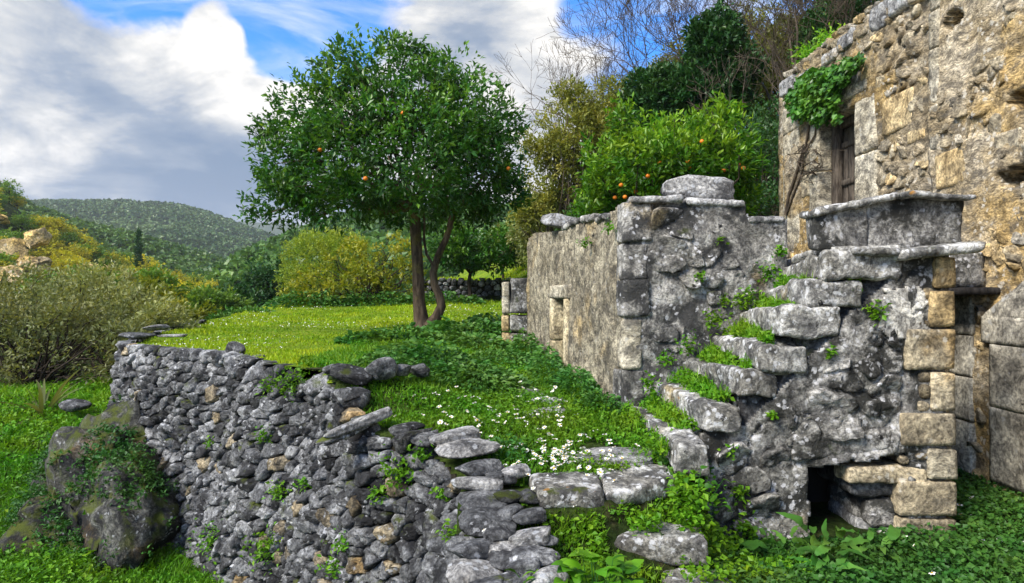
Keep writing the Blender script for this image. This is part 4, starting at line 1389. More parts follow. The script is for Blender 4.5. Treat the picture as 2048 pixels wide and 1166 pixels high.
# stones of the upper wall: rubble where the plaster has gone
rs = np.random.RandomState(41)
sd_ = course_seeds(2.9, 10.95, -1.85, 3.62, 0.24, 0.135, rs, 0.32)
cells = voronoi_cells(sd_, (2.7, 11.0, -1.95, 3.7), 1.3)
BIG = []      # rectangles kept clear for cut stones
for a0, a1, t, b in [(1765, 1832, 185, 268), (1872, 1976, 292, 372), (1815, 1856, 256, 284), (1568, 1602, 160, 480), (1640, 1760, 165, 420), (1862, 1880, 0, 300), (1912, 1956, 590, 960), (1974, 2070, 560, 960), (1990, 2060, 260, 300)]:
    y1, _ = hpix(a0, 0, HX)
    y0, _ = hpix(a1, 0, HX)
    ym = (y0 + y1) / 2
    BIG.append((y0 - .03, y1 + .03, (583 - b) / 1300 * ym - .03, (583 - t) / 1300 * ym + .03))
BIG.append((DY0 - .5, DY1 + .4, -.1, DZ1 + .4))


def h_keep(u, v, p):
    for a, b, c, d in BIG:
        if a < u < b and c < v < d:
            return False
    if 7.0 < u < 7.3 and p[:, 0].min() < 7.165 < p[:, 0].max():
        return False
    for n, (a, b, ry, rz) in enumerate([(1906, 42, .2, .16), (2030, 350, .22, .12), (2040, 200, .16, .12)]):
        cy, cz = hpix(a, b)
        if ((u - cy) / ry) ** 2 + ((v - cz) / rz) ** 2 < 1:
            return False
    if v < .25 and u > 7:
        return False
    m = vnoise(np.array([[u * 0.9, v * 1.1, 1.7]]), 23)[0] + 0.3 * vnoise(np.array([[u * 3, v * 3, 1.7]]), 24)[0]
    if v > 2.3 and u > 7.3:
        return m > -0.55
    if 7.16 < u < 8.3:
        return m > -0.25
    if -1.8 < v < -.1 and 6.0 < u < 6.5:
        return True
    return m > 0.10


add_stones(ho, cells, lambda u, v, d: np.stack([np.where(np.asarray(u) < 7.157, HB, HX) - np.asarray(d, float) - .008, np.asarray(u, float), np.asarray(v, float)], -1),
           [M['house'], M['ashlar'], M['ochre'], M['house_low']], limit=290, pick=8, prob=[0.50, 0.28, 0.10, 0.12], joint=0.008, bulge=0.017, back=0.06, K=16, rough=0.008, smoothing=1, keepf=h_keep,
           score=lambda s, c: s / c[1] * (1 if c[0] / c[1] < .80 else .05))


def hblock(name, a0, a1, t, b, mat, seed, proud=.02, deep=.3, X=HX, rough=.008, rnd=.02, parent=None, slope=0.0):
    """cut stone between two measured columns of the wall plane"""
    y1, y0 = 1300 * X / (a0 - 1024), 1300 * X / (a1 - 1024)
    ym = (y0 + y1) / 2
    zt, zb = (583 - t) / 1300 * ym, (583 - b) / 1300 * ym
    x0 = X - proud
    c8 = [(x0, y0, zb), (x0 + deep, y0, zb), (x0, y1, zb), (x0 + deep, y1, zb), (x0, y0, zt + slope), (x0 + deep, y0, zt + slope), (x0, y1, zt), (x0 + deep, y1, zt)]
    return stone_block(name, c8, mat, parent or ho, 0.04, rough, rnd, seed)


hblock('cut_stone', 1766, 1830, 188, 262, M['ochre'], 201, .028, .2)
hblock('cut_stone', 1874, 1974, 296, 368, M['ochre'], 202, .024, .2, HB)
hblock('cut_stone', 1818, 1855, 258, 283, M['ochre'], 203, .03, .2)
hblock('cut_stone', 1992, 2050, 262, 300, M['ashlar'], 204, .03, .2, HB)
for n, (t, b) in enumerate([(-120, 20), (22, 95), (97, 205), (207, 300)]):
    hblock('cut_stone', 1862, 1881, t, b, M['jamb'], 210 + n, .03, .2, HB)
for n, (t, b, a1) in enumerate([(165, 205, 1594), (207, 262, 1606), (264, 330, 1600), (332, 400, 1606), (402, 490, 1600)]):
    hblock('quoin', 1567, a1, t, b, M['jamb'], 220 + n, .02, .6)
# capping stones on the broken wall head
rs = np.random.RandomState(5)
y = 7.2
n = 0
while y < 10.9:
    L = rs.uniform(.28, .6)
    stone_block('cap_stone', box8(HX - .06 - rs.uniform(0, .03), HX + .5, y, y + L - .02, 3.32 + rs.uniform(-.03, .03), 3.46 + rs.uniform(-.04, .22)), M['boulder'] if n % 3 else M['house'], ho, .04, .025, .05, 230 + n)
    y += L
    n += 1
# left strip between corner and door
hblock('cut_stone', 1610, 1636, 300, 345, M['ashlar'], 241, .02, .3)
hblock('cut_stone', 1606, 1634, 346, 392, M['ashlar'], 242, .025, .3)
# door surround and the old plank door
hblock('door_jamb', 1712.5, 1753, 196, 305, M['jamb'], 251, .035, .32)
hblock('door_jamb', 1712.5, 1756, 306, 418, M['jamb'], 252, .03, .32)
hblock('door_jamb', 1621, 1640, 250, 345, M['jamb'], 253, .03, .24)
hblock('door_jamb', 1621, 1640, 346, 450, M['jamb'], 254, .028, .24)
hblock('door_lintel', 1630, 1738, 172, 210, M['jamb'], 255, .04, .35, slope=.02)
hblock('relieving_stone', 1700, 1722, 140, 170, M['boulder'], 256, .05, .3)
hblock('relieving_stone', 1724, 1790, 118, 150, M['house'], 257, .03, .3)
dr = link('door', None, ho)
XD = HX + .23


def dbox(name, y0, y1, z0, z1, x0, x1, seed):
    return stone_block(name, box8(x0, x1, y0, y1, z0, z1), M['old_wood'], dr, .05, .003, .006, seed)


dbox('door_frame', DY1 - .16, DY1 - .0, DZ0, DZ1, XD - .06, XD + .05, 1)
dbox('door_frame', DY0, DY0 + .07, DZ0, DZ1, XD - .03, XD + .05, 2)
dbox('door_frame', DY0 + .07, DY1 - .16, DZ1 - .12, DZ1, XD - .03, XD + .05, 3)
npl = 5
wpl = (DY1 - .17 - DY0 - .08) / npl
for k in range(npl):
    dbox('plank', DY0 + .08 + k * wpl + .006, DY0 + .08 + (k + 1) * wpl - .004, DZ0, DZ1 - .12, XD + .03 - .006 * (k % 2), XD + .06, 10 + k)
for k, z in enumerate((.62, 1.02, 1.55, 2.1)):
    dbox('rail', DY0 + .085, DY1 - .175, z, z + .085, XD - .005, XD + .024, 30 + k)

# lower wall in the alley: smooth pilaster, rubble strip, arch stub
for n, (t, b) in enumerate([(592, 668), (670, 750), (752, 838), (840, 960)]):
    hblock('pilaster_stone', 1906, 1952, t, b, M['arch'], 260 + n, .05, .2, HB, .004, .006)
for n, (a0, a1, t, b) in enumerate([(1976, 2075, 634, 691), (1992, 2075, 691.5, 822), (1992, 2075, 822.5, 975)]):
    hblock('arch_stone', a0, a1, t, b, M['arch'], 270 + n, .07, .25, HB, .005, .007)
y1, z1 = hpix(1974, 640, HB)
y0, z0 = hpix(2075, 560, HB)
c8 = [(HB - .07, y0, z1 + .01), (HB + .2, y0, z1 + .01), (HB - .07, y1, z1 + .01), (HB + .2, y1, z1 + .01),
      (HB - .07, y0, z0 + .05), (HB + .2, y0, z0 + .05), (HB - .07, y1 - .03, z1 + .05), (HB + .2, y1 - .03, z1 + .05)]
stone_block('arch_stone', c8, M['arch'], ho, .04, .006, .01, 280)

# ------------------------------------------------------------------ trees and bushes
def crown_geo(lobes, n, m, L, Wd, seed, shell=0.72, up=0.35, spread=0.8, clump=0.12, tint=0.42, six=False, droop=0.05, gap=0.25, geo=None, top_light=0.25):
    """clusters of leaves through the union of ellipsoid lobes (cx,cy,cz,rx,ry,rz); bare gaps follow a noise field"""
    rs = np.random.RandomState(seed)
    g = geo or Geo()
    lob = np.array(lobes, float)
    wgt = (lob[:, 3] * lob[:, 4] + lob[:, 4] * lob[:, 5] + lob[:, 3] * lob[:, 5])
    k = rs.choice(len(lob), n, p=wgt / wgt.sum())
    d = rs.normal(size=(n, 3))
    d /= np.linalg.norm(d, axis=1, keepdims=True)
    rad = shell + (1.06 - shell) * rs.uniform(0, 1, n) ** 0.6
    inner = rs.uniform(0, 1, n) < 0.22
    rad[inner] = rs.uniform(0.25, shell, inner.sum())
    P = lob[k, :3] + d * lob[k, 3:] * rad[:, None]
    size = lob[:, 3:].mean()
    P = P + 0.16 * size * np.stack([vnoise(P * 1.6 / size + 9 * q, seed + q) for q in range(3)], 1)
    hole = vnoise(P * 2.4 / size + 3.1, seed + 7) + 0.4 * vnoise(P * 6 / size, seed + 8)
    keep = hole > -0.9 + 1.6 * gap * rs.uniform(0.6, 1.4, n)
    P, d, k = P[keep], d[keep], k[keep]
    n = len(P)
    tw = d + np.array([0, 0, up]) + rs.normal(0, 0.35, (n, 3))
    tw /= np.linalg.norm(tw, axis=1, keepdims=True)
    zmin, zmax = P[:, 2].min(), P[:, 2].max()
    tz = (P[:, 2] - zmin) / max(zmax - zmin, 1e-6)
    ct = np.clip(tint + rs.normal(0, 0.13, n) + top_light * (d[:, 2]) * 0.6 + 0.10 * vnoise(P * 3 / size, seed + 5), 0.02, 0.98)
    PP = np.repeat(P, m, 0)
    TW = np.repeat(tw, m, 0)
    s = rs.uniform(-1, 1, (n * m, 1))
    pos = PP + TW * s * clump + rs.normal(0, clump * 0.35, (n * m, 3))
    D = TW * 0.75 + rs.normal(0, spread, (n * m, 3)) * 0.7
    ll = L * rs.uniform(0.6, 1.25, n * m)
    V, T, vp = leaf_arrays(pos, D, ll, Wd * rs.uniform(0.7, 1.2, n * m), 0.18, droop, rs, six)
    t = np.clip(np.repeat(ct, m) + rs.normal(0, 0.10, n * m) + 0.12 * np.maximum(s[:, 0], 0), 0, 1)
    g.add(V, T, None, np.repeat(t, vp))
    return g, P


def limb_paths(base, fork, targets, r0, rs, sides_bend=0.06):
    paths = []
    for q in targets:
        mid = wobble(fork, q, 6, np.linalg.norm(np.array(q) - np.array(fork)) * sides_bend, rs)
        paths.append((mid, np.linspace(r0, r0 * 0.22, 6)))
    return paths


def branch_tree(base, direction, length, radius, depth, rs, out, tips, spread=0.55, up=0.12, kids=(2, 3), shrink=0.74, bend=0.07):
    n = 4
    p = np.array(base, float)
    d = np.array(direction, float)
    pts = [p.copy()]
    for _ in range(n - 1):
        d = d + rs.normal(0, bend * 1.6, 3) + np.array([0, 0, up * 0.3])
        d /= np.linalg.norm(d)
        p = p + d * length / (n - 1)
        pts.append(p.copy())
    out.append((np.array(pts), np.linspace(radius, radius * 0.66, n)))
    if depth == 0:
        tips.append((p, d))
        return
    for _ in range(rs.randint(kids[0], kids[1] + 1)):
        nd = d + rs.normal(0, spread, 3)
        nd[2] += up
        nd /= np.linalg.norm(nd)
        branch_tree(p, nd, length * shrink * rs.uniform(0.75, 1.2), radius * 0.62, depth - 1, rs, out, tips, spread, up, kids, shrink, bend)


def fruit_mesh():
    bm = bmesh.new()
    bmesh.ops.create_icosphere(bm, subdivisions=2, radius=0.5)
    V = np.array([v.co[:] for v in bm.verts]) * np.array([1, 1, 0.94])
    F = np.array([[v.index for v in f.verts] for f in bm.faces])
    bm.free()
    return make_mesh('orange', V, F, M['orange'])


ORANGE = fruit_mesh()


def pl(a, b, Y, rx, rz, ry=None):
    k = Y / 1300
    c = at(a, b, Y)
    return (*c, rx * k, (ry if ry else (rx + rz) / 2) * k, rz * k)


# --- the orange tree on the lawn
TY = 13.5
tz0 = float(terrace_z(np.array([-1.8]), np.array([TY]))[0])
tr = thing('orange_tree', 'spreading orange tree with a forked trunk and dense dark crown standing alone on the lawn', 'tree', (-1.8, TY, tz0))
lobes = [pl(765, 170, TY, 125, 100), pl(880, 215, TY, 125, 85), pl(655, 235, TY, 105, 95), pl(790, 300, TY - .9, 190, 115, 130), pl(790, 290, TY + 1.0, 190, 120, 120),
         pl(945, 290, TY, 95, 120), pl(610, 330, TY - .2, 95, 85), pl(575, 395, TY - .4, 75, 50), pl(700, 385, TY - .8, 110, 50), pl(850, 390, TY - .9, 90, 45), pl(965, 385, TY + .2, 75, 70),
         pl(535, 425, TY - .3, 42, 28), pl(985, 260, TY, 50, 60), pl(690, 140, TY, 55, 45), pl(800, 108, TY, 50, 38), pl(540, 260, TY, 34, 26), pl(570, 330, TY + .5, 60, 70), pl(900, 150, TY + .4, 60, 45), pl(1000, 330, TY + .4, 45, 60), pl(660, 410, TY + .7, 120, 40), pl(860, 420, TY + .9, 130, 40), pl(1000, 400, TY + .5, 50, 40)]
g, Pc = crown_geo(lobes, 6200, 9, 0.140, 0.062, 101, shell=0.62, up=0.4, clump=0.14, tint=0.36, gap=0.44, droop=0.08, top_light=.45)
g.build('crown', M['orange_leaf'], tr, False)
rs = np.random.RandomState(9)


def ppath(pts, radii, Y=TY, dy=0.0):
    return (np.array([at(a, b, Y + dy * i) for i, (a, b) in enumerate(pts)]), np.array(radii) * Y / 1300)


paths = [ppath([(850, 674), (843, 645), (838, 605), (836, 545), (832, 480), (829, 430), (822, 390), (800, 330)], [25, 16, 12.5, 11.5, 11, 11.5, 10, 6]),
         ppath([(850, 674), (857, 655), (873, 635), (883, 612), (879, 592), (869, 570), (866, 545), (876, 512), (893, 476), (902, 442), (906, 424)], [22, 15, 11, 9.5, 8.5, 8, 7.5, 7, 6.5, 6, 5], TY - .05),
         ppath([(905, 424), (885, 380), (860, 330)], [6, 4, 2]), ppath([(905, 430), (940, 390), (975, 340), (990, 300)], [4, 3.4, 2.5, 1.5]),
         ppath([(866, 530), (853, 508), (848, 480), (849, 440), (845, 400)], [3.2, 2.8, 2.6, 2.2, 1.6], TY + .05)]
for tgt in ((700, 300), (620, 330), (660, 220), (760, 180), (860, 200), (930, 260), (580, 390), (750, 390), (690, 400), (540, 425)):
    e1 = at(tgt[0], tgt[1], TY + rs.uniform(-1, 1))
    b0 = at(826, 415, TY)
    paths.append((wobble(b0, e1, 7, 0.09, rs), np.linspace(.075, .012, 7)))
for _ in range(60):
    q = Pc[rs.randint(len(Pc))]
    c = at(800, 330, TY)
    s0 = c + (q - c) * rs.uniform(.35, .6)
    paths.append((wobble(s0, q, 5, 0.07, rs), np.linspace(.02, .005, 5)))
for a, b in (((505, 262), (520, 290)), ((512, 235), (535, 270)), ((498, 440), (540, 425)), ((640, 95), (660, 150)), ((602, 190), (640, 215))):
    paths.append((wobble(at(*b, TY), at(*a, TY), 5, .03, rs), np.linspace(.012, .004, 5)))
tubes(paths, 9).build('trunk', M['bark'], tr)
for a, b, Y in ((731, 357, TY - 2.0), (1017, 337, TY - .6), (640, 300, TY - 1.3), (806, 226, TY - 1.6)):
    link('orange', ORANGE, tr, tuple(at(a, b, Y) - np.array(tr.location)), None, (.085,) * 3)

# --- the second orange tree behind the small building
OY = 12.9
oz0 = float(terrace_z(np.array([3.1]), np.array([OY]))[0])
t2 = thing('orange_tree', 'bright leafy orange tree full of oranges behind the flat roofed building', 'tree', (3.1, OY, oz0))
lobes2 = [pl(1240, 325, OY, 70, 70), pl(1340, 295, OY, 110, 55), pl(1435, 285, OY, 75, 60), pl(1448, 222, OY, 30, 26), pl(1245, 235, OY, 34, 30), pl(1200, 365, OY - .2, 40, 45), pl(1480, 330, OY, 38, 60),
          pl(1330, 375, OY, 120, 45), pl(1270, 395, OY - .2, 75, 50), pl(1340, 330, OY + .9, 140, 70), pl(1330, 320, OY - .8, 90, 50), pl(1200, 420, OY, 45, 40), pl(1470, 400, OY, 50, 40), pl(1420, 320, OY - .6, 70, 50)]
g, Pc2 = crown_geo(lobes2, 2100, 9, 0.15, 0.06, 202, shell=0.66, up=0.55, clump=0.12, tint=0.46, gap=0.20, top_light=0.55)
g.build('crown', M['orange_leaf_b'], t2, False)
rs = np.random.RandomState(19)
fk = np.array([3.1, OY, oz0 + 1.2])
paths = [(wobble((3.1, OY, oz0), fk, 5, .03, rs), np.linspace(.13, .10, 5))]
for _ in range(30):
    paths.append((wobble(fk, Pc2[rs.randint(len(Pc2))], 6, .12, rs), np.linspace(.05, .008, 6)))
tubes(paths, 6).build('trunk', M['bark_dark'], t2)
for a, b in ((1404, 283), (1325, 318), (1320, 326), (1376, 323), (1378, 335), (1296, 352), (1242, 370), (1271, 383), (1230, 395), (1250, 394), (1477, 329), (1487, 336), (1448, 340)):
    link('orange', ORANGE, t2, tuple(at(a, b, OY - .85 + .25 * rs.uniform(-1, 1)) - np.array(t2.location)), None, (.085,) * 3)


def zat(x, y):
    return float(terrace_z(np.array([x]), np.array([y]))[0])


def outz(x, y):
    return float(outer_z(np.array([x]), np.array([y]))[0])


def bush(name, label, cat, px_lobes, Y, base, n, m, L, Wd, mat, seed, bark='bark_dark', group=None, stems=18, stem_r=.03, trunk=None, **kw):
    """a bush or tree with its own crown and stems; base = (x, y, z)"""
    t = thing(name, label, cat, tuple(base), group)
    g, P = crown_geo([pl(*q) for q in px_lobes], n, m, L, Wd, seed, **kw)
    g.build('crown', M[mat], t, False)
    rs = np.random.RandomState(seed)
    paths = []
    b = np.array(base, float)
    if trunk:
        f = b + np.array([rs.uniform(-.1, .1), 0, trunk])
        paths.append((wobble(b, f, 4, .03, rs), np.linspace(stem_r * 2.6, stem_r * 2, 4)))
        b = f
    for _ in range(stems):
        q = P[rs.randint(len(P))]
        paths.append((wobble(b + rs.normal(0, .03 if trunk else .12, 3) * np.array([1, 1, 0]), b + (q - b) * 1.0, 7, .04 * np.linalg.norm(q - b), rs), np.linspace(stem_r, stem_r * .2, 7)))
    tubes(paths, 5).build('trunk', M[bark], t)
    return t


# shrubs at the far edge of the lawn
bush('yellow_shrub', 'broad rounded yellow green shrub with dark inner branches behind the trunk of the lawn tree', 'shrub',
     [(740, 545, 25, 95, 60), (680, 570, 24.5, 85, 50), (780, 520, 25.5, 70, 45), (620, 590, 24.3, 60, 28), (800, 570, 25, 50, 45), (720, 505, 25.5, 60, 28)], 25, (-5.4, 25, zat(-5.4, 25)), 2100, 7, .17, .07, 'yellow_leaf', 301, stems=40, stem_r=.05, gap=.55, up=.1, top_light=.5)
bush('lime_shrub', 'tall pale lime green shrub left of the yellow shrub at the end of the lawn', 'shrub',
     [(640, 520, 28, 70, 55), (600, 560, 28, 42, 40), (690, 505, 28, 45, 40), (625, 490, 28.4, 35, 26)], 28, (-8.3, 28, outz(-8.3, 28)), 1700, 7, .16, .05, 'lime_leaf', 302, stems=26, up=.6, top_light=.4)
bush('small_orange_tree', 'small dark round orange tree with a thin trunk before the far dry stone wall', 'tree',
     [(930, 500, 25, 62, 45), (985, 500, 25, 50, 42), (900, 490, 24.6, 36, 40), (1020, 490, 25, 35, 40)], 25, (-1.65, 25, zat(-1.65, 25)), 900, 8, .2, .09, 'orange_leaf', 303, trunk=1.1, stem_r=.035)
bush('bare_thorn_tree', 'thin twiggy tree with sparse yellow leaves beside the far dry stone wall', 'tree',
     [(1010, 500, 27.5, 60, 45), (1030, 470, 27.5, 40, 40)], 27.5, (-.35, 27.5, zat(-.35, 27.5)), 220, 6, .16, .07, 'olive_leaf', 304, bark='bark_grey', stems=50, trunk=1.0, stem_r=.025)
bush('olive_tree', 'large hazy olive yellow tree between the lawn orange tree and the bright orange tree', 'tree',
     [(1120, 290, 20, 70, 75), (1100, 380, 20, 65, 60), (1170, 240, 20.5, 60, 55), (1200, 300, 20.5, 60, 80), (1140, 200, 20.5, 45, 35), (1075, 300, 20, 35, 40), (1070, 420, 19.5, 50, 40), (1240, 210, 21, 60, 50)], 20, (1.7, 20, zat(1.7, 20)), 5600, 7, .14, .06, 'olive_leaf', 305, bark='bark_grey', stems=120, stem_r=.035, gap=.55, shell=.35, trunk=.8)
bush('dark_evergreen', 'tall dark evergreen tree with ragged spire rising behind the bright orange tree', 'tree',
     [(1430, 190, 19, 68, 65), (1425, 115, 19, 55, 58), (1440, 60, 19, 32, 38), (1400, 70, 19, 28, 34), (1465, 140, 19, 48, 60), (1390, 180, 19, 45, 45)], 19, (6.0, 19, zat(6.0, 19)), 2600, 8, .17, .085, 'dark_leaf', 306, stems=14, trunk=1.5)
bush('dark_evergreen', 'lower rounded dark evergreen bush in front of the bare tree crown', 'bush',
     [(1330, 200, 20, 66, 60), (1300, 180, 20, 46, 42), (1370, 220, 20, 50, 50), (1290, 230, 19.8, 45, 50)], 20, (5.0, 21, zat(5.0, 21)), 1900, 8, .18, .09, 'dark_leaf', 307, stems=14, tint=.55, trunk=1.0)
bush('hillside_bush', 'dim green bush between the bright orange tree and the ruined house corner', 'bush',
     [(1530, 350, 15.5, 55, 90), (1500, 290, 16, 50, 60), (1560, 260, 16.5, 50, 60), (1540, 420, 15, 60, 50)], 15.5, (5.9, 15.5, zat(5.9, 15.5)), 1100, 7, .12, .055, 'dark_leaf', 308, stems=40, tint=.6, gap=.4)
bush('hillside_bush', 'olive brown scrub on the hillside behind the bare branches beside the house', 'bush',
     [(1540, 180, 24, 90, 90), (1500, 130, 25, 60, 70), (1590, 110, 24, 70, 70), (1600, 200, 23, 60, 80)], 24, (9.7, 24, zat(9.7, 24)), 3600, 7, .18, .085, 'olive_leaf', 309, stems=40, tint=.22, gap=.38, bark='bark_grey')
bush('hillside_tree', 'grey green tree crown rising behind the broken wall head of the house', 'tree',
     [(1690, 60, 19, 85, 55), (1640, 90, 19, 50, 50), (1740, 20, 19, 60, 40)], 19, (9.8, 19, zat(9.8, 19)), 2300, 7, .13, .055, 'dark_leaf', 310, stems=30, tint=.7, bark='bark_grey', trunk=1.2)
bush('climbing_bush', 'light green leafy shoots growing up over the broken wall head above the ivy', 'bush',
     [(1640, 110, 11.6, 34, 26), (1660, 75, 11.8, 26, 16), (1615, 130, 11.5, 20, 18)], 11.6, (5.4, 11.7, 1.8), 170, 8, .09, .04, 'orange_leaf_b', 311, stems=12, stem_r=.012, tint=.6)
# filler of the hillside behind the roof line
for n, (a, b, Y, rx, rz, lab, mt) in enumerate([(1100, 440, 23, 60, 50, 'dull green bush at the hill foot just above the far end of the roof', 'grey_leaf'), (1200, 440, 17, 60, 45, 'shaded bush low behind the roof below the bright orange tree', 'mid_leaf'),
                                               (1270, 280, 24, 80, 60, 'dim hillside bush behind the crown of the bright orange tree', 'mid_leaf'), (1480, 260, 23, 80, 60, 'dim hillside bush below the ragged evergreen', 'mid_leaf'),
                                               (1600, 30, 28, 130, 60, 'brown green scrub high on the hill above the bare branches', 'olive_leaf'), (1250, 200, 32, 90, 40, 'distant hill scrub seen through the bare tree crown', 'olive_leaf'), (1480, 90, 28, 70, 60, 'olive scrub behind the ragged spire of the evergreen', 'olive_leaf'), (1380, 120, 30, 60, 40, 'dull scrub left of the ragged spire on the hill', 'olive_leaf')]):
    x = (a - 1024) / 1300 * Y
    bush('hillside_bush', lab, 'bush', [(a, b, Y, rx, rz), (a - rx * .6, b + rz * .6, Y, rx * .7, rz * .7), (a + rx * .6, b + rz * .6, Y, rx * .7, rz * .7), (a, b + rz * 1.3, Y, rx, rz)], Y, (x, Y, zat(x, Y)), 1300, 7, .16, .075, mt, 320 + n, stems=16, tint=.4)


# bare trees
def bare_tree(label, x, y, h, seed, depth=6, r=.09, spread=.5, leaves=0, up=.14, lean=(0, 0, 1)):
    z = zat(x, y) - .05
    t = thing('bare_tree', label, 'tree', (x, y, z), 'bare winter trees on the hillside')
    rs = np.random.RandomState(seed)
    out, tips = [], []
    branch_tree((x, y, z), np.array(lean) / np.linalg.norm(lean), h * .27, r, depth, rs, out, tips, spread, up, (2, 4), .76)
    big = [p for p in out if p[1][0] > r * .3]
    small = [(p[0], np.maximum(p[1] * .8, .0055)) for p in out if p[1][0] <= r * .3]
    tubes(big, 6).build('trunk', M['bark_grey'], t)
    tubes(small, 3).build('crown', M['bark_grey'], t)
    return t


bare_tree('wide bare tree with a fan of fine twigs against the sky above the olive tree', 4.0, 26, 9.4, 11, 7, .12, .45)
bare_tree('small faint bare tree just right of the wide fan of twigs', 6.1, 31, 8.5, 12, 6, .08, .5)
bare_tree('tall bare tree whose twigs spread above the ragged dark evergreen', 6.6, 19.5, 9.0, 13, 7, .10, .42)
bare_tree('dark bare tree standing on the hill behind the house corner', 8.2, 19, 8.4, 14, 7, .10, .42)
bare_tree('bare tree leaning over the broken wall head of the house', 9.3, 20.5, 7.8, 15, 7, .10, .45)
bare_tree('slender bare tree between the ragged evergreen and the house', 7.4, 17, 6.6, 16, 6, .07, .4)
bare_tree('low bare bush against the left corner of the house', 5.3, 13.2, 3.2, 17, 6, .04, .5)
bare_tree('bare tree high on the hill near the top of the view', 10.8, 24, 8.4, 18, 6, .10, .45)

# the grey green thicket in the valley mouth left of the wall
TH = 'grey green bushes in the valley mouth'
for n, (lo, Y, b, nn, mt, lab, tint) in enumerate([
        ([(60, 690, 13.5, 130, 90), (170, 650, 13.5, 110, 80), (30, 600, 14, 110, 70), (250, 700, 13, 70, 70)], 13.5, (-9.9, 13.3), 2500, 'grey_leaf', 'wide grey green bush with dark bare stems beside the far wall bend', .42),
        ([(270, 630, 16, 90, 55), (180, 590, 17, 100, 60), (330, 650, 15, 50, 40)], 16, (-9.6, 16), 1700, 'grey_leaf', 'grey bush behind the far bend of the dry stone wall', .55),
        ([(60, 600, 20, 130, 40), (-60, 630, 18, 120, 70), (-120, 700, 15, 120, 100)], 19, (-15, 19), 1600, 'grey_leaf', 'dull olive bush below the sunlit cliff', .35),
        ([(330, 625, 22, 55, 28), (390, 630, 22, 45, 22), (290, 600, 23, 60, 40)], 22, (-12, 22), 1000, 'yellow_leaf', 'yellow green bush above the stone at the wall bend', .35),
        ([(220, 565, 27, 90, 28), (120, 575, 28, 80, 28), (310, 575, 27, 60, 30)], 27, (-17, 27), 1100, 'bright_leaf', 'fresh green bushy tree below the golden slope', .4),
        ([(500, 632, 21, 55, 8), (460, 640, 20.5, 40, 6)], 21, (-8.6, 21), 350, 'weed', 'low dark leafy plants along the far lawn edge', .5),
        ([(410, 605, 30, 40, 26), (460, 610, 31, 40, 22)], 30, (-14, 30), 600, 'bright_leaf', 'small bright bush just beyond the lawn edge', .5),
        ([(480, 600, 34, 50, 36), (540, 570, 34, 45, 60), (520, 610, 33, 50, 28)], 34, (-13, 34), 1100, 'dark_leaf', 'dark broad tree just left of the lime shrub', .45)]):
    bush('thicket_bush', lab, 'bush', lo, Y, (b[0], b[1], outz(*b)), nn, 7, .0085 * Y, .0036 * Y, mt, 340 + n, stems=70 if n < 3 else 24, stem_r=.03, bark='bark_dark', group=TH, tint=tint, gap=.45, shell=.4)


# shared crowns for the valley trees
def unit_tree(seed, n, m, L, shape):
    rs = np.random.RandomState(seed)
    lob = []
    for _ in range(9):
        a = rs.uniform(0, 6.28)
        rr_ = rs.uniform(0, .32)
        zz = rs.uniform(.35, .85)
        k = (1.15 - zz) * shape
        lob.append((math.cos(a) * rr_ * 1.1, math.sin(a) * rr_ * 1.1, zz, .26 * k + .08, .26 * k + .08, .20))
    lob.append((0, 0, .45, .42, .42, .25))
    return crown_geo(lob, n, m, L, L * .5, seed, clump=.05, gap=.3, shell=.6)[0]


TREE_MESH = {}
for mt in ('mid_leaf', 'dark_leaf', 'bright_leaf', 'sun_gold_leaf', 'grey_leaf'):
    TREE_MESH[mt] = [unit_tree(400 + i, 260, 7, .075, 1.0).mesh('crown', M[mt], False) for i in range(3)]
rsT = np.random.RandomState(2)
TRUNK = tubes([(np.array([(0, 0, -.05), (.01, 0, .2), (0, .01, .5), (.02, 0, .8)]), np.array([.035, .028, .02, .008]))] +
              [(wobble((0, 0, .25), (rsT.uniform(-.3, .3), rsT.uniform(-.3, .3), .7), 4, .02, rsT), np.linspace(.015, .004, 4)) for _ in range(6)], 5).mesh('trunk', M['bark_dark'])


def valley_tree(x, y, z, h, wd, mt, rs, label, group, name='valley_tree'):
    t = thing(name, label, 'tree', (x, y, z), group)
    link('crown', TREE_MESH[mt][rs.randint(3)], t, None, (0, 0, rs.uniform(0, 6.28)), (wd, wd, h))
    link('trunk', TRUNK, t, None, (0, 0, rs.uniform(0, 6.28)), (wd, wd, h))
    return t


WORD = {'mid_leaf': 'mid green', 'dark_leaf': 'dark green', 'bright_leaf': 'bright green', 'sun_gold_leaf': 'golden green', 'grey_leaf': 'grey green'}


def on_ridge(Rg_, rs, tmin, tmax, lo=-1e9, hi=1e9):
    X, Y, Z, T = Rg_
    while True:
        i, j = rs.randint(X.shape[0]), rs.randint(X.shape[1])
        if tmin < T[i, j] < tmax and lo < X[i, j] / Y[i, j] < hi:
            k = min(i + 1, X.shape[0] - 1)
            f = rs.uniform()
            return X[i, j] + f * (X[k, j] - X[i, j]), Y[i, j], Z[i, j] + f * (Z[k, j] - Z[i, j])


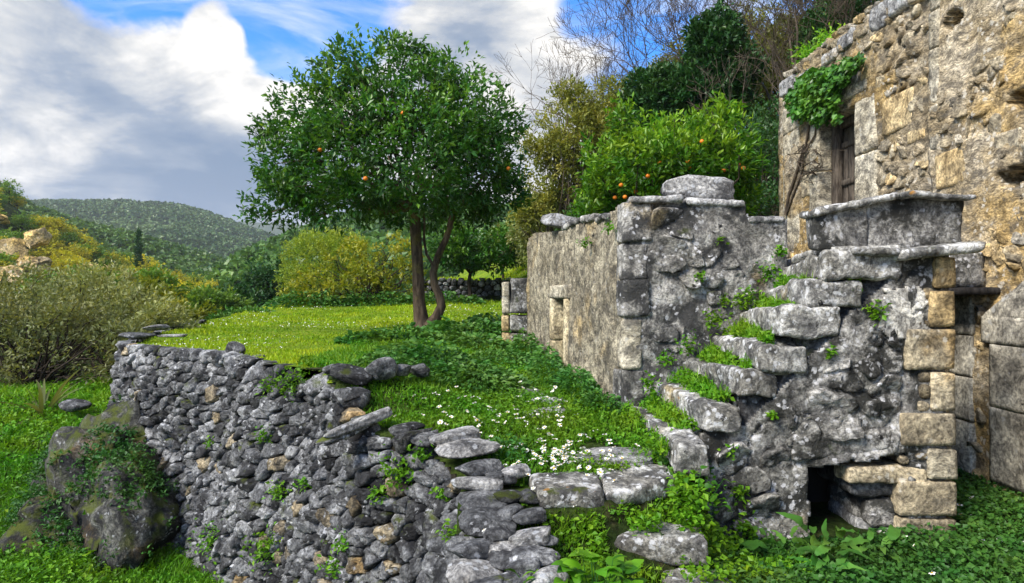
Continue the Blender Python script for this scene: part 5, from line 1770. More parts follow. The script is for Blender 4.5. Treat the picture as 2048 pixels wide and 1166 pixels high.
rs = np.random.RandomState(55)
for n in range(150):
    x, y, z = on_ridge(R_LEFT, rs, .12, 1.06, -.86, -.46)
    mt = rs.choice(['sun_gold_leaf', 'sun_gold_leaf', 'sun_gold_leaf', 'sun_gold_leaf', 'sun_gold_leaf', 'bright_leaf', 'bright_leaf'])
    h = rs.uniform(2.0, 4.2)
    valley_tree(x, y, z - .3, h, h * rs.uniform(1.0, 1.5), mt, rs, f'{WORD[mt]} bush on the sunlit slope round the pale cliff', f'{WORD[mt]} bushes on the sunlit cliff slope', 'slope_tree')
for n in range(85):
    y = rs.uniform(26, 115)
    x = y * rs.uniform(-.66, -.29)
    z = outz(x, y)
    mt = rs.choice(['mid_leaf', 'dark_leaf', 'mid_leaf', 'bright_leaf', 'dark_leaf', 'grey_leaf'])
    h = rs.uniform(3.6, 6.8) * (1.0 if y > 45 else .62)
    valley_tree(x, y, z - .2, h, h * rs.uniform(.8, 1.15), mt, rs, f'{WORD[mt]} tree in the valley bottom beyond the lawn', f'{WORD[mt]} trees in the valley bottom')
# one cypress
cg, _ = crown_geo([(0, 0, 2.0, .5, .5, 1.6), (0, 0, 4.5, .42, .42, 2.0), (0, 0, 6.6, .2, .2, 1.3)], 420, 7, .35, .14, 77, up=1.5, clump=.15, gap=.1)
cp = thing('cypress', 'slim dark cypress standing alone in the valley below the far hill', 'tree', tuple(at(277, 565, 95)))
link('crown', cg.mesh('crown', M['dark_leaf'], False), cp)
link('trunk', TRUNK, cp, None, None, (2, 2, 3))

# rock faces of the cliff, sunlight painted into their colour
CR = [rock_mesh('cliff_rock', 500 + i, M['cliff'], 4, 9.0, .42, 16) for i in range(3)]
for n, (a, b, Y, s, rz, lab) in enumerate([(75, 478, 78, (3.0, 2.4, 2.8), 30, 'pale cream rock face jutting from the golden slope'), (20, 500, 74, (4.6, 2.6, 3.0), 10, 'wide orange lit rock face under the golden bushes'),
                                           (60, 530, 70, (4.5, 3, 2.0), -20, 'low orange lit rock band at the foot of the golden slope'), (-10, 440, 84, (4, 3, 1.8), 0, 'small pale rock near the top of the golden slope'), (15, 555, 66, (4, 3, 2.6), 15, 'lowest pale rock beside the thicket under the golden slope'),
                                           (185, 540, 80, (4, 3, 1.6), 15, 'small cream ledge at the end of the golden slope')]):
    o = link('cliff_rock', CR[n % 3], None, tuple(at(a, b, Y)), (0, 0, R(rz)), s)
    tag(o, lab, 'rock', 'rock faces of the sunlit cliff')
    o['kind'] = 'thing'


# far woods that read as one mass
def wood(name, Rg_, count, size, mat, seed, tmin, tmax, lo, hi, cards=16, sparse=0.0, tint=.42):
    rs = np.random.RandomState(seed)
    g = Geo()
    P = []
    while len(P) < count:
        p = on_ridge(Rg_, rs, tmin, tmax, lo, hi)
        if vnoise(np.array([[p[0] / (size * 11), p[1] / (size * 11), 3.3]]), seed)[0] > -1 + sparse:
            P.append(p)
    P = np.array(P)
    s = size * rs.uniform(.5, 1.35, len(P))
    ct = np.clip(tint + rs.normal(0, .12, len(P)) + .34 * vnoise(P / (size * 7), seed + 2), 0, 1)
    d = rs.normal(size=(len(P) * cards, 3))
    d /= np.linalg.norm(d, axis=1, keepdims=True)
    d[:, 2] = np.abs(d[:, 2]) * 1.0 - .15
    S = np.repeat(s, cards)[:, None]
    pos = np.repeat(P, cards, 0) + d * S * np.array([.55, .55, .5]) + np.array([0, 0, .28]) * S
    tdir = np.cross(d, rs.normal(size=d.shape))
    V, T, vp = leaf_arrays(pos - .2 * S * tdir / np.linalg.norm(tdir, axis=1, keepdims=True), tdir, S[:, 0] * .36, S[:, 0] * .34, .25, .1, rs)
    g.add(V, T, None, np.repeat(np.clip(np.repeat(ct, cards) + rs.normal(0, .05, len(d)) + .22 * d[:, 2], 0, 1), vp))
    o = kind(g.build(name, M[mat], None, False), 'stuff')
    return o


wood('far_woodland', R_FAR, 6500, 7.5, 'far_leaf', 61, .05, 1.08, -.95, -.28, 28)
wood('valley_woodland', R_MID, 3000, 4.2, 'mid_leaf', 62, .02, 1.1, -.85, -.36, 26, tint=.5)
wood('hillside_woodland', R_RIGHT, 2400, 4.2, 'mid_leaf', 63, .02, 1.1, -.50, .15, 26, tint=.3)

# the far dry stone wall that holds the upper terrace
fw = thing('dry_stone_wall', 'low grey dry stone wall under the trees at the far end of the lawn', 'wall', (-1.5, 26, -.4))
rs = np.random.RandomState(4)
cells = voronoi_cells(course_seeds(-3.9, 1.6, -.75, .52, .34, .16, rs, .3), (-4.0, 1.7, -.85, .56), 1.4)
add_stones(fw, cells, lambda u, v, d: np.stack([u, 26.0 - d, v], -1), [M['dry_a'], M['boulder']], pick=2, prob=[.6, .4], joint=.012, bulge=.05, back=.12, K=10, rough=.01, smoothing=1, limit=240)
stone_block('earth_core', box8(-4.0, 1.7, 26.06, 26.3, -1.0, .46), M['earth'], fw, .2, .02, .03, 3)

# ------------------------------------------------------------------ grass, clover, weeds
def blades(P, h, wd, lean, seed, tint, var=.16):
    """upright pointed blades, two triangles bent once"""
    rs = np.random.RandomState(seed)
    n = len(P)
    a = rs.uniform(0, 6.283, n)
    s = np.stack([np.cos(a), np.sin(a), np.zeros(n)], 1)
    b = rs.uniform(0, 6.283, n)
    L = np.stack([np.cos(b), np.sin(b), np.zeros(n)], 1) * (lean * rs.uniform(.2, 1.3, n))[:, None]
    H = (h * rs.uniform(.55, 1.35, n))[:, None]
    W = np.broadcast_to(np.asarray(wd, float), (n,))[:, None] * .5
    up = np.array([0, 0, 1.0])
    m = P + up * H * .55 + L * H * .35
    V = np.stack([P - s * W, P + s * W, m + s * W * .8, m - s * W * .8, P + up * H * .95 + L * H], 1).reshape(-1, 3)
    k = np.arange(n)[:, None] * 5
    T = np.concatenate([k + [0, 1, 2], k + [0, 2, 3], k + [3, 2, 4]])
    t = np.clip(tint + rs.normal(0, var, n), 0, 1)
    return V, T, np.repeat(t, 5)


def flat_leaves(P, size, seed, tint, tilt=.45, var=.15, aspect=.75, six=False):
    rs = np.random.RandomState(seed)
    n = len(P)
    a = rs.uniform(0, 6.283, n)
    D = np.stack([np.cos(a), np.sin(a), rs.normal(.15, tilt, n)], 1)
    L = size * rs.uniform(.6, 1.3, n)
    V, T, vp = leaf_arrays(P, D, L, L * aspect, .12, .12, rs, six)
    return V, T, np.repeat(np.clip(tint + rs.normal(0, var, n), 0, 1), vp)


def in_block(x, y):
    t = np.clip((y - 6.15) / 4.92, 0, 1)
    return (x > 1.0 - .164 * 4.92 * t) & (y > 6.05) & (y < 11.5) & (x < 2.3)


rs = np.random.RandomState(71)
# lawn: more blades where it is near
N = 90000
y = 7.0 * (30 / 7.0) ** rs.uniform(0, 1, N)
x = rs.uniform(-9.5, 6.5, N)
ok = (wall_sd(x, y) > .10) & ~in_block(x, y) & (x / y > -.72) & (x / y < .30) & ~((x > 1.5) & (y < 12)) & ~((y > 26) & (y < 26.4))
x, y = x[ok], y[ok]
patch = n2(x, y, .8, 33)
z = terrace_z(x, y)
h = .05 + .035 * patch + .05 * np.maximum(0, n2(x, y, 1.7, 36) - .35) + .08 * sstep(22, 25, y) * rs.uniform(0, 1, len(x))
V, T, a = blades(np.stack([x, y, z - .005], 1), np.maximum(h, .02), .0016 * y + .003, .55, 5, np.clip(.50 + .22 * n2(x, y, .35, 35) + .14 * patch - .10 * n2(x, y, 2.2, 37), .1, .9))
g = Geo()
g.add(V, T, None, a)
kind(g.build('grass', M['grass'], None, False), 'stuff')
# tiny lawn daisies too small to pick apart
y = 8.0 * (26 / 8.0) ** rs.uniform(0, 1, 3800)
x = rs.uniform(-9, 1.5, len(y))
ok = (wall_sd(x, y) > .3) & ~in_block(x, y) & (n2(x, y, .45, 44) + .9 * np.exp(-((y - 17.5) / 2.2) ** 2) > .12)
x, y = x[ok], y[ok]
V, T, a = flat_leaves(np.stack([x, y, terrace_z(x, y) + .05], 1), .0016 * y + .004, 8, .5, .25, aspect=1.0)
g = Geo()
g.add(V, T, None, a)
kind(g.build('lawn_daisies', M['petal'], None, False), 'stuff')

# path terrace: clover and short grass
N = 120000
y = 3.2 * (10.5 / 3.2) ** rs.uniform(0, 1, N)
x = rs.uniform(-2.4, 2.0, N)
ok = (wall_sd(x, y) > .14) & ~in_block(x, y) & ~((x > 1.12) & (y > 4.5)) & (y > 3.3)
flag = [(0.18, 7.05, .20, .34), (0.35, 6.1, .24, .16), (0.74, 5.05, .34, .26), (0.38, 6.55, .2, .14)]     # flat stones kept clear
for fx, fy, fa, fb in flag:
    ok &= ((x - fx) / (fa * .64)) ** 2 + ((y - fy) / (fb * .64)) ** 2 > 1.0 + .5 * n2(x, y, 5, 2)
ok &= ~((x > .1) & (x < 1.2) & (y > step_front(x)) & (y < step_front(x) + .36))
ok &= ~((x < .16) & (y < 4.75) & (n2(x, y, 3.0, 12) < -.15))
ok &= ~((y < 4.15) & (x > .58) & (x < 1.25) & (y > 3.9))
x, y = x[ok], y[ok]
z = terrace_z(x, y)
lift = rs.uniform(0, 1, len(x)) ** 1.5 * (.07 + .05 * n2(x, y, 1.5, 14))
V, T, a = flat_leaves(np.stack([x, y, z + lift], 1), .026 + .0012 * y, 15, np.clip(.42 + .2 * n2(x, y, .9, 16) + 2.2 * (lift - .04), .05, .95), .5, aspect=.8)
g = Geo()
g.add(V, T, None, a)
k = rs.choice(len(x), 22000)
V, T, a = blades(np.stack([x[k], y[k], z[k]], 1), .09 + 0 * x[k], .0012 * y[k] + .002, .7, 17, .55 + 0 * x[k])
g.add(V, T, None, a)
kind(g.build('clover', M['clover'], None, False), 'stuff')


# leafy mounds of nettle and wild greens
def mound(g, c, rx, ry, h, n, size, seed, tint=.42):
    r_ = np.random.RandomState(seed)
    a = r_.uniform(0, 6.283, n)
    q = np.sqrt(r_.uniform(0, 1, n))
    X, Y = c[0] + rx * q * np.cos(a), c[1] + ry * q * np.sin(a)
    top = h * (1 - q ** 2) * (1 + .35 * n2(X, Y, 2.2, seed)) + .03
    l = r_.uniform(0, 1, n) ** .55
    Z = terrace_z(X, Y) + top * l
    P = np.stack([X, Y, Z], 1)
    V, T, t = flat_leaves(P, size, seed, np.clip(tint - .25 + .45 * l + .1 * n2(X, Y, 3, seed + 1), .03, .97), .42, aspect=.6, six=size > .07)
    g.add(V, T, None, t)


g = Geo()
for n, (a, b, Y, rx, ry, h, cnt, sz) in enumerate([(800, 710, 10.6, .75, .6, .24, 1300, .11), (885, 712, 10.7, .7, .45, .18, 900, .10), (930, 660, 12.6, .9, .8, .3, 1500, .11), (985, 640, 14, .8, 1.2, .28, 1300, .11),
                                                   (740, 700, 10.4, .5, .5, .2, 500, .1), (960, 700, 10.3, .6, .6, .2, 800, .085), (880, 770, 7.7, .8, .75, .26, 2300, .075), (950, 790, 7.2, .6, .6, .22, 1700, .07), (820, 760, 7.9, .5, .5, .22, 900, .075),
                                                   (1000, 745, 8.6, .5, .8, .2, 1400, .065), (780, 800, 6.9, .45, .45, .18, 900, .06), (1090, 770, 8.0, .22, .9, .26, 1200, .06), (1150, 790, 7.1, .25, .6, .24, 1100, .055), (1050, 720, 9.6, .25, .8, .3, 900, .07),
                                                   (1205, 835, 6.25, .28, .28, .2, 900, .05), (1010, 900, 5.0, .2, .2, .16, 500, .04), (620, 618, 23.5, 1.6, .7, .5, 900, .16), (740, 612, 24, 1.8, .7, .45, 900, .16), (880, 608, 24.5, 1.8, .8, .4, 900, .16)]):
    c = at(a, b, Y)
    mound(g, c, rx, ry, h, cnt, sz, 500 + n)
kind(g.build('weeds', M['weed'], None, False), 'stuff')

# growth on the treads and below the steps
g = Geo()
rt = np.random.RandomState(88)
for n, (a, b, c, d, y0, z0, z1, th) in enumerate(steps):
    prev = steps[n - 1] if n else None
    zt = prev[6] if prev else -1.17
    xl0, xl1 = (prev[0], prev[2]) if prev else (.95, .92)
    m = 900 if n else 500
    yy = rt.uniform(y0 + .12, 6.1, m)
    f = (yy - y0) / (6.13 - y0)
    xr = lerp(a, c, f)
    xl = lerp(xl0, xl1, f) + .09
    q = rt.uniform(0, 1, m) ** .6
    xx = lerp(xl, xr, q) - .01
    kk = (n2(xx, yy, 2.5, 21) > -.25 - .4 * f)
    xx, yy, f, q = xx[kk], yy[kk], f[kk], q[kk]
    zz = zt + rt.uniform(0, 1, len(xx)) * (.03 + .13 * q * (.4 + .6 * f))
    V, T, t = flat_leaves(np.stack([xx, yy, zz], 1), .042, 600 + n, .5 + .1 * n2(xx, yy, 4, 3), .55)
    g.add(V, T, None, t)
    V, T, t = blades(np.stack([xx, yy, zz - .02], 1)[::3], .09 + 0 * xx[::3], .009, .7, 620 + n, .6 + 0 * xx[::3])
    g.add(V, T, None, t)
for (x0, x1, y0, y1, z0, z1, m, sz) in [(.15, 1.2, 4.02, 4.22, -1.62, -1.40, 1700, .04), (1.05, 1.38, 4.1, 4.6, -1.66, -1.25, 1300, .045), (1.18, 1.45, 4.55, 4.9, -1.5, -1.2, 500, .04), (1.15, 1.6, 3.9, 4.8, -1.86, -1.72, 1500, .045), (.2, .75, 3.55, 4.0, -1.72, -1.55, 900, .04), (.48, .74, 3.78, 4.16, -1.66, -1.44, 700, .042), (1.0, 1.3, 3.7, 4.05, -1.82, -1.6, 400, .04)]:
    P = np.stack([rt.uniform(x0, x1, m), rt.uniform(y0, y1, m), rt.uniform(z0, z1, m)], 1)
    P = P[n2(P[:, 0], P[:, 2], 6, 9) > -.2]
    V, T, t = flat_leaves(P, sz, 640 + m, .5 + 0 * P[:, 0], .6)
    g.add(V, T, None, t)
# tufts rooted in the joints of the side wall, the parapet and the plaster block
for (a, b, Y, r_, m) in [(1755, 625, 4.86, .07, 90), (1662, 705, 4.86, .03, 40), (1700, 570, 4.9, .06, 70), (1712, 555, 4.9, .04, 40), (1480, 985, 4.84, .06, 70), (1490, 1060, 4.82, .08, 90), (1400, 990, 4.6, .10, 110), (1460, 900, 4.85, .05, 40), (1545, 830, 4.86, .03, 30), (1430, 1080, 4.6, .1, 90),
                         (1218, 455, 6.4, .05, 40), (1170, 485, 7.2, .06, 50), (1400, 550, 6.1, .04, 30), (1450, 600, 6.1, .05, 40), (1440, 480, 6.1, .03, 20), (1500, 590, 6.0, .08, 60), (1300, 770, 5.9, .08, 80), (1330, 720, 6.05, .08, 80), (1375, 690, 6.05, .09, 80), (1430, 640, 6.05, .09, 90), (1480, 600, 6.08, .09, 90), (1540, 545, 6.1, .1, 100), (1560, 500, 6.1, .06, 60)]:
    c = at(a, b, Y)
    P = c + rt.normal(0, r_ * .55, (m, 3)) * np.array([1, .35, 1])
    V, T, t = flat_leaves(P, .04, 700 + a, .5 + 0 * P[:, 0], .7)
    g.add(V, T, None, t)
kind(g.build('stair_weeds', M['clover'], None, False), 'stuff')

# shaded ground round the foot of the stair
N = 60000
x = rs.uniform(1.1, 5.0, N)
y = 3.5 * (7.0 / 3.5) ** rs.uniform(0, 1, N)
ok = ~((x > 1.3) & (x < 3.34) & (y > 4.84)) & (x < 4.58) & (n2(x, y, 1.2, 61) > -.65)
x, y = x[ok], y[ok]
z = terrace_z(x, y) + rs.uniform(0, 1, len(x)) ** 1.3 * (.10 + .07 * n2(x, y, 1.3, 62))
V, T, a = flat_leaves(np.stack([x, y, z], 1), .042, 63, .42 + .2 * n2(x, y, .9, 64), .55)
g = Geo()
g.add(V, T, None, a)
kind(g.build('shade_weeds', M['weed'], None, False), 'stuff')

# the rough slope outside the wall; shade of its near part put into leaf tint
N = 80000
y = 5.6 * (15 / 5.6) ** rs.uniform(0, 1, N)
x = y * rs.uniform(-.95, -.15, N)
ok = (wall_sd(x, y) < -.45)
x, y = x[ok], y[ok]
z = low_z(x, y) + .05
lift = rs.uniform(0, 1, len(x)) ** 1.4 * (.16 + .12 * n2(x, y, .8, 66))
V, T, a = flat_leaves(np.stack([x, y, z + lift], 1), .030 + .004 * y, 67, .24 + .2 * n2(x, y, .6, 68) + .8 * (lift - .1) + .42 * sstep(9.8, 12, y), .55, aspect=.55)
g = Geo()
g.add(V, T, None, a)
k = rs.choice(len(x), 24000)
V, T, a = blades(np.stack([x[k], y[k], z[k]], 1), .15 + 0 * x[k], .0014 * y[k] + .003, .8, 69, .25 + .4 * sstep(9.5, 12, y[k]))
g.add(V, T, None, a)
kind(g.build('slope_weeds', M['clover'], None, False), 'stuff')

# greenery creeping over the bedrock
me_o = t_out.data
cn = np.zeros(len(me_o.vertices) * 3)
me_o.vertex_normals.foreach_get('vector', cn)
cn = cn.reshape(-1, 3)
ok = (cn[:, 2] > -.05) & (fbm(OUT_V * 1.5, 3, 66) > -.30)
idx = rs.choice(np.nonzero(ok)[0], 15000)
P = OUT_V[idx] + cn[idx] * rs.uniform(0, .09, (len(idx), 1)) + rs.normal(0, .03, (len(idx), 3))
V, T, a = flat_leaves(P, .055, 76, .30 + .12 * vnoise(P * 2, 5), .7, aspect=.55)
g = Geo()
g.add(V, T, None, a)
kind(g.build('rock_weeds', M['weed'], None, False), 'stuff')

# flat stones let into the path
for n, ((fx, fy, fa, fb), rz) in enumerate(zip(flag, (20, 30, -8, 0))):
    p = rock('flagstone', None, (fx, fy, float(terrace_z(np.array([fx]), np.array([fy]))[0]) + .012), (fa * 2.1, fb * 2.0, .075), (0.03, 0.02, R(rz)), 'boulder', n + 2)
    p.parent = path

# plants rooted in the dry stone wall
ug, vg = np.meshgrid(np.linspace(1.5, WU[11], 500), np.linspace(-3.4, -.75, 120), indexing='ij')
WP = w_map(ug.ravel(), vg.ravel(), np.full(ug.size, .03))
WPX = 1024 + 1300 * WP[:, 0] / WP[:, 1]
WPY = 583 - 1300 * WP[:, 2] / WP[:, 1]


def wall_hit(a, b):
    d = (WPX - a) ** 2 + (WPY - b) ** 2
    near = np.nonzero(d < d.min() + 9)[0]
    return WP[near[np.argmin(WP[near, 1])]]


GW = 'plants rooted in the retaining wall'
for n, (a, b, r_, m, lab) in enumerate([(590, 762, .22, 260, 'widest leafy clump hanging in the low part of the wall top'), (545, 770, .14, 120, 'small leafy clump beside the widest wall clump'), (800, 935, .16, 220, 'leafy clump under the jutting stone planks'),
                                        (845, 900, .10, 90, 'small clump near the wall corner below the daisies'), (528, 870, .10, 90, 'grassy tuft in the middle of the tall wall face'), (420, 884, .08, 60, 'small tuft in the tall wall face above the bedrock'),
                                        (690, 1085, .10, 90, 'leafy tuft low in the wall bulge'), (755, 988, .08, 70, 'small tuft beneath the leafy clump of the planks'), (560, 980, .12, 110, 'ferny tuft low in the tall wall face'), (670, 1130, .12, 110, 'tuft at the foot of the wall bulge'),
                                        (540, 1090, .22, 260, 'broad leafy clump at the wall foot'), (430, 1080, .25, 260, 'leafy clump at the foot of the far wall face'), (880, 985, .07, 50, 'tiny tuft beside the coping stones'), (900, 1060, .07, 50, 'tiny tuft in the near wall edge'), (610, 960, .08, 60, 'little tuft right of the ferny one')]):
    c = wall_hit(a, b)
    r2 = np.random.RandomState(800 + n)
    q = r2.normal(0, .5, (m, 3)) * np.array([r_, r_ * .45, r_ * .8])
    P = c + q - np.array([0, .05, 0])
    g = Geo()
    V, T, t = flat_leaves(P - c, .034 + .004 * c[1] * .5, 810 + n, .48 + 0 * P[:, 0], .65, aspect=.6)
    g.add(V, T, None, t)
    o = thing('wall_plant', lab, 'plant', tuple(c), GW)
    link('foliage', g.mesh('foliage', M['clover'], False), o)


# plants with leaves large enough to pick apart
def leaf_mesh(name, L, W, mat, seed, curl=.25, wave=.04, n=7):
    r2 = np.random.RandomState(seed)
    t = np.linspace(0, 1, n)
    prof = np.sin(np.pi * np.clip(t * .93 + .05, 0, 1) ** .75) ** .8
    V, Q = [], []
    for i, s in enumerate(t):
        zc = curl * L * (s - s * s * 1.6)
        wv = wave * L * r2.normal(0, 1, 2)
        hw = W / 2 * prof[i]
        V += [(-hw, s * L, zc + .16 * hw + wv[0] * prof[i] * .6), (0, s * L, zc), (hw, s * L, zc + .16 * hw + wv[1] * prof[i] * .6)]
    for i in range(n - 1):
        k = i * 3
        Q += [(k, k + 1, k + 4, k + 3), (k + 1, k + 2, k + 5, k + 4)]
    return make_mesh(name, V, Q, mat, True, {'tint': np.clip(.45 + r2.normal(0, .18) + .25 * np.repeat(t - .5, 3), 0, 1)})


def leafy_plant(name, label, cat, base, spots, meshes, stem_mat, seed, smin=.8, smax=1.2, up=.5, group=None):
    """spots: leaf places (x,y,z); every leaf is a part"""
    t = thing(name, label, cat, tuple(base), group)
    r2 = np.random.RandomState(seed)
    paths = []
    for n, p in enumerate(spots):
        p = np.array(p, float)
        out = p - np.array(base)
        az = math.atan2(-out[0], out[1]) + r2.normal(0, .7)
        s = r2.uniform(smin, smax)
        link('leaf', meshes[r2.randint(len(meshes))], t, tuple(p - np.array(base)), (r2.normal(up - .3, .3), r2.normal(0, .35), az), (s, s, s))
        if n % 3 == 0:
            paths.append((wobble(base, p, 4, .012, r2), np.linspace(.005, .002, 4)))
    tubes(paths, 4).build('stem', stem_mat, t)
    return t


LB = [leaf_mesh('leaf', .085, .068, M['clover'], 900 + i) for i in range(6)]
r2 = np.random.RandomState(91)
base = np.array([.46, 3.42, -1.75])
spots = []
for _ in range(150):
    a, q = r2.uniform(0, 6.28), math.sqrt(r2.uniform(0, 1))
    X, Y = base[0] + .30 * q * math.cos(a), base[1] + .20 * q * math.sin(a) + .04
    spots.append((X, Y, -1.74 + (.36 * (1 - q ** 1.6) + .05) * r2.uniform(.35, 1.0)))
leafy_plant('broad_leaved_plant', 'bright green bushy plant with round toothed leaves growing in front of the lowest steps', 'plant', base, spots, LB, M['weed'], 92)
spots = []
base = np.array([.22, 3.5, -1.72])
for _ in range(40):
    spots.append((base[0] + r2.normal(0, .08), base[1] + r2.normal(0, .08), -1.70 + r2.uniform(.02, .2)))
leafy_plant('broad_leaved_plant', 'smaller leafy plant between the coping stones and the bushy plant', 'plant', base, spots, LB, M['weed'], 93, .5, .8)
spots = []
base = np.array([1.22, 4.35, -1.55])
for _ in range(60):
    spots.append((base[0] + r2.normal(0, .09), base[1] + r2.normal(0, .09), -1.5 + r2.uniform(-.05, .3)))
leafy_plant('climbing_plant', 'small leafy plant climbing at the open end of the double slab step', 'plant', base, spots, LB, M['weed'], 94, .45, .75)
LD_ = [leaf_mesh('leaf', .30, .10, M['weed'], 920 + i, .45, .07, 12) for i in range(5)]
for n, (b0, cnt, rad, lab) in enumerate([((1.88, 4.55, -1.87), 11, .1, 'dark dock plant with long leaves left of the cellar opening'), ((2.22, 4.62, -1.87), 11, .11, 'dark dock plant with long leaves in front of the cellar opening'), ((2.55, 4.5, -1.87), 9, .10, 'dark dock plant right of the cellar opening'), ((2.05, 4.25, -1.87), 9, .09, 'dark dock plant nearest the lower edge between the two cellar docks')]):
    spots = [(b0[0] + rad * math.cos(k * 2.4), b0[1] + rad * math.sin(k * 2.4), b0[2] + .04 + .012 * k) for k in range(cnt)]
    leafy_plant('dock_plant', lab, 'plant', b0, spots, LD_, M['weed'], 95 + n, .45, .85, .8, 'dock plants at the cellar opening')
AG = [leaf_mesh('leaf', .95, .075, M['grey_leaf'], 940 + i, .25, .0, 8) for i in range(3)]
b0 = at(88, 838, 11.6)
spots = [(b0[0] + .05 * math.cos(k * 2.4), b0[1] + .05 * math.sin(k * 2.4), b0[2] + .05) for k in range(26)]
leafy_plant('spiky_plant', 'spiky rosette plant with long narrow leaves in the grass under the grey bush', 'plant', b0, spots, AG, M['weed'], 99, .6, 1.1, .95)
LF = [leaf_mesh('leaf', .34, .15, M['clover'], 950 + i, .2, .05, 8) for i in range(3)]
for n, (a, b, Y, cnt, lab, cat) in enumerate([(195, 1015, 8.2, 9, 'bright leaved plant rooted on the mossy bedrock', 'plant'), (120, 1130, 8.1, 16, 'large nettle like clump in the lower corner of the slope', 'plant'), (210, 1140, 7.9, 12, 'nettle like clump beside the large one at the slope foot', 'plant'), (30, 1040, 9.0, 14, 'leafy clump at the edge of the view below the bedrock', 'plant')]):
    b0 = at(a, b, Y)
    spots = [(b0[0] + r2.normal(0, .22 if n else .08), b0[1] + r2.normal(0, .2 if n else .08), b0[2] + r2.uniform(.02, .3 if n else .12)) for k in range(cnt * (3 if n else 1))]
    leafy_plant('leafy_plant', lab, cat, b0, spots, LF, M['weed'], 101 + n, .5, 1.0, .6)

# ivy over the door head
iv = thing('ivy', 'glossy green ivy hanging over the upper door and the broken wall head of the house', 'ivy', (4.55, 9.8, 2.6))
r2 = np.random.RandomState(61)
g = Geo()
blobs_iv = [(1700, 128, 24, 16), (1675, 150, 30, 22), (1650, 170, 34, 28), (1625, 190, 36, 32), (1605, 215, 28, 24), (1640, 225, 24, 20), (1590, 195, 16, 22), (1665, 195, 20, 22), (1640, 150, 26, 18), (1620, 165, 28, 20), (1676, 232, 8, 12), (1720, 112, 10, 8)]
lv = []
for a, b, rx, ry in blobs_iv:
    m = int(rx * ry * .34)
    th, q = r2.uniform(0, 6.283, m), np.sqrt(r2.uniform(0, 1, m))
    A, B = a + rx * q * np.cos(th), b + ry * q * np.sin(th)
    X = HX - .04 - r2.uniform(0, .22, m) * (1 - q ** 2 * .7)
    Y = 1300 * X / (A - 1024)
    lv.append(np.stack([X, Y, (583 - B) / 1300 * Y], 1))
P = np.concatenate(lv)
D = np.stack([-r2.uniform(.1, .9, len(P)), r2.normal(-.1, .5, len(P)), -r2.uniform(.2, 1.0, len(P))], 1)
V, T, vp = leaf_arrays(P, D, .095 * r2.uniform(.6, 1.3, len(P)), .085 * r2.uniform(.7, 1.2, len(P)), .12, .05, r2)
g.add(V, T, None, np.repeat(np.clip(.45 + r2.normal(0, .18, len(P)) + .3 * vnoise(P * 2, 4), 0, 1), vp))
g.build('foliage', M['ivy'], iv, False)


def wallp(a, b, off=.05):
    X = HX - off
    Y = 1300 * X / (a - 1024)
    return np.array([X, Y, (583 - b) / 1300 * Y])


paths = [(np.array([wallp(*q) for q in ((1571, 430), (1578, 390), (1592, 350), (1600, 320), (1612, 290), (1618, 250))]), np.linspace(.03, .02, 6)),
         (np.array([wallp(*q) for q in ((1574, 425), (1590, 380), (1604, 345), (1606, 310), (1630, 270), (1634, 235))]), np.linspace(.022, .012, 6))]
for _ in range(16):
    a0, b0 = r2.uniform(1592, 1632), r2.uniform(290, 350)
    q = [(a0 + r2.normal(0, 5) + k * r2.normal(0, 7), b0 + k * r2.uniform(-4, 9)) for k in range(5)]
    paths.append((np.array([wallp(*p, .05 + r2.uniform(0, .12)) for p in q]), np.linspace(.010, .003, 5)))
tubes(paths, 5).build('stem', M['bark_grey'], iv)


# daisies: each flower an object of its own where it can be told apart
def daisy_mesh(seed):
    r3 = np.random.RandomState(seed)
    g = Geo()
    n = 11
    a = np.arange(n) * 2 * np.pi / n + r3.uniform(0, .3, n)
    D = np.stack([np.cos(a), np.sin(a), r3.normal(.12, .12, n)], 1)
    V, T, vp = leaf_arrays(D * .25, D, np.full(n, .80), np.full(n, .46), .05, .1, r3)
    g.add(V, T)
    k = len(T)
    c = np.linspace(0, 2 * np.pi, 8, endpoint=False)
    dv = np.concatenate([np.stack([.32 * np.cos(c), .32 * np.sin(c), 0 * c + .05], 1), [[0, 0, .2]]])
    g.add(dv, np.array([[i, (i + 1) % 8, 8] for i in range(8)]))
    st_ = np.array([[-.04, 0, 0], [.04, 0, 0], [0, .05, -3.2]])
    g.add(st_, np.array([[0, 1, 2]]))
    V, T, Q, A = g.arrays()
    me = make_mesh('daisy', V, T, [M['petal'], M['pollen'], M['clover']], False, {'tint': A})
    mi = np.zeros(len(T), np.int32)
    mi[k:k + 8] = 1
    mi[k + 8:] = 2
    me.polygons.foreach_set('material_index', mi)
    return me


DM = [daisy_mesh(i) for i in range(5)]
r2 = np.random.RandomState(1234)


def daisies(count, region, label, group, size=.023, hgt=(.06, .13)):
    k = 0
    while k < count:
        x, y, z = region()
        o = link('daisy', DM[r2.randint(5)], None, (x, y, z + r2.uniform(*hgt)), (r2.normal(-.15, .35), r2.normal(0, .35), r2.uniform(0, 6.28)), (size * r2.uniform(.8, 1.2),) * 3)
        tag(o, label, 'flower', group)
        o['kind'] = 'thing'
        k += 1


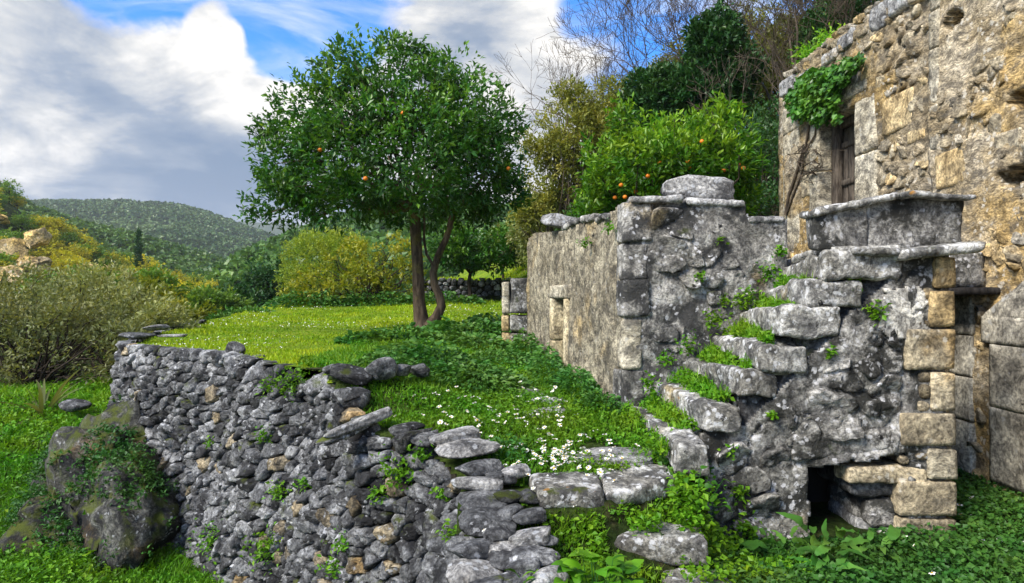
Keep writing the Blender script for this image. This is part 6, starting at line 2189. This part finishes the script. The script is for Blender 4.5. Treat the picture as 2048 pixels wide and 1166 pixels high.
def reg(cx, cy, sx, sy, zfun=None):
    def f():
        while True:
            x, y = r2.normal(cx, sx), r2.normal(cy, sy)
            if y > step_front(x) + .06 and x < 1.1 and wall_sd(np.array([x]), np.array([y]))[0] > .2 and not in_block(np.array([x]), np.array([y]))[0]:
                return x, y, zat(x, y)
    return f


def reg_shade():
    while True:
        x, y = r2.uniform(2.6, 4.4), r2.uniform(4.0, 5.6)
        if not (x < 3.4 and y > 4.8):
            return x, y, zat(x, y)


daisies(95, reg(.36, 4.85, .24, .22), 'white daisy in the dense patch behind the double slab step', 'daisies in the patch behind the double slab step')
daisies(60, reg(-.25, 5.75, .38, .42), 'white daisy in the grass between the jutting planks and the flat path stones', 'daisies in the grass of the lower terrace')
daisies(24, reg(.35, 6.3, .30, .5), 'white daisy near the foot of the window wall', 'daisies near the foot of the window wall')
daisies(26, reg_shade, 'white daisy in the shaded weeds at the foot of the tall house', 'daisies in the shade below the tall house', .025)
for n, (a, b, Y, lab) in enumerate([(967, 1040, 4.0, 'single white daisy on the coping stones'), (1150, 1012, 4.14, 'single daisy against the face of the double slab step'), (968, 1060, 3.9, 'pair mate daisy just below the single coping daisy'), (1375, 1036, 4.26, 'single daisy on the corner of the second lowest step'), (1352, 985, 4.5, 'single daisy at the open end of the double slab step')]):
    o = link('daisy', DM[n % 5], None, tuple(at(a, b, Y)), (-.5, .2, n), (.017,) * 3)
    tag(o, lab, 'flower', 'single daisies on the steps')
    o['kind'] = 'thing'

# ------------------------------------------------------------------ the air
hz, ht = new_mat('valley_haze')
vol = ht.n('ShaderNodeVolumePrincipled')
vol.inputs['Color'].default_value = (0.86, 0.92, 1.0, 1)
vol.inputs['Density'].default_value = 0.00024
vol.inputs['Anisotropy'].default_value = 0.2
ho_ = ht.n('ShaderNodeOutputMaterial')
ht.t.links.new(vol.outputs[0], ho_.inputs['Volume'])
c8 = box8(-3000, 3000, -3000, 3000, -140, 300)
V = np.array(c8, float)
Q = np.array([[0, 2, 3, 1], [4, 5, 7, 6], [0, 1, 5, 4], [2, 6, 7, 3], [0, 4, 6, 2], [1, 3, 7, 5]])
kind(obj('haze', V, Q, hz, None, False), 'stuff')
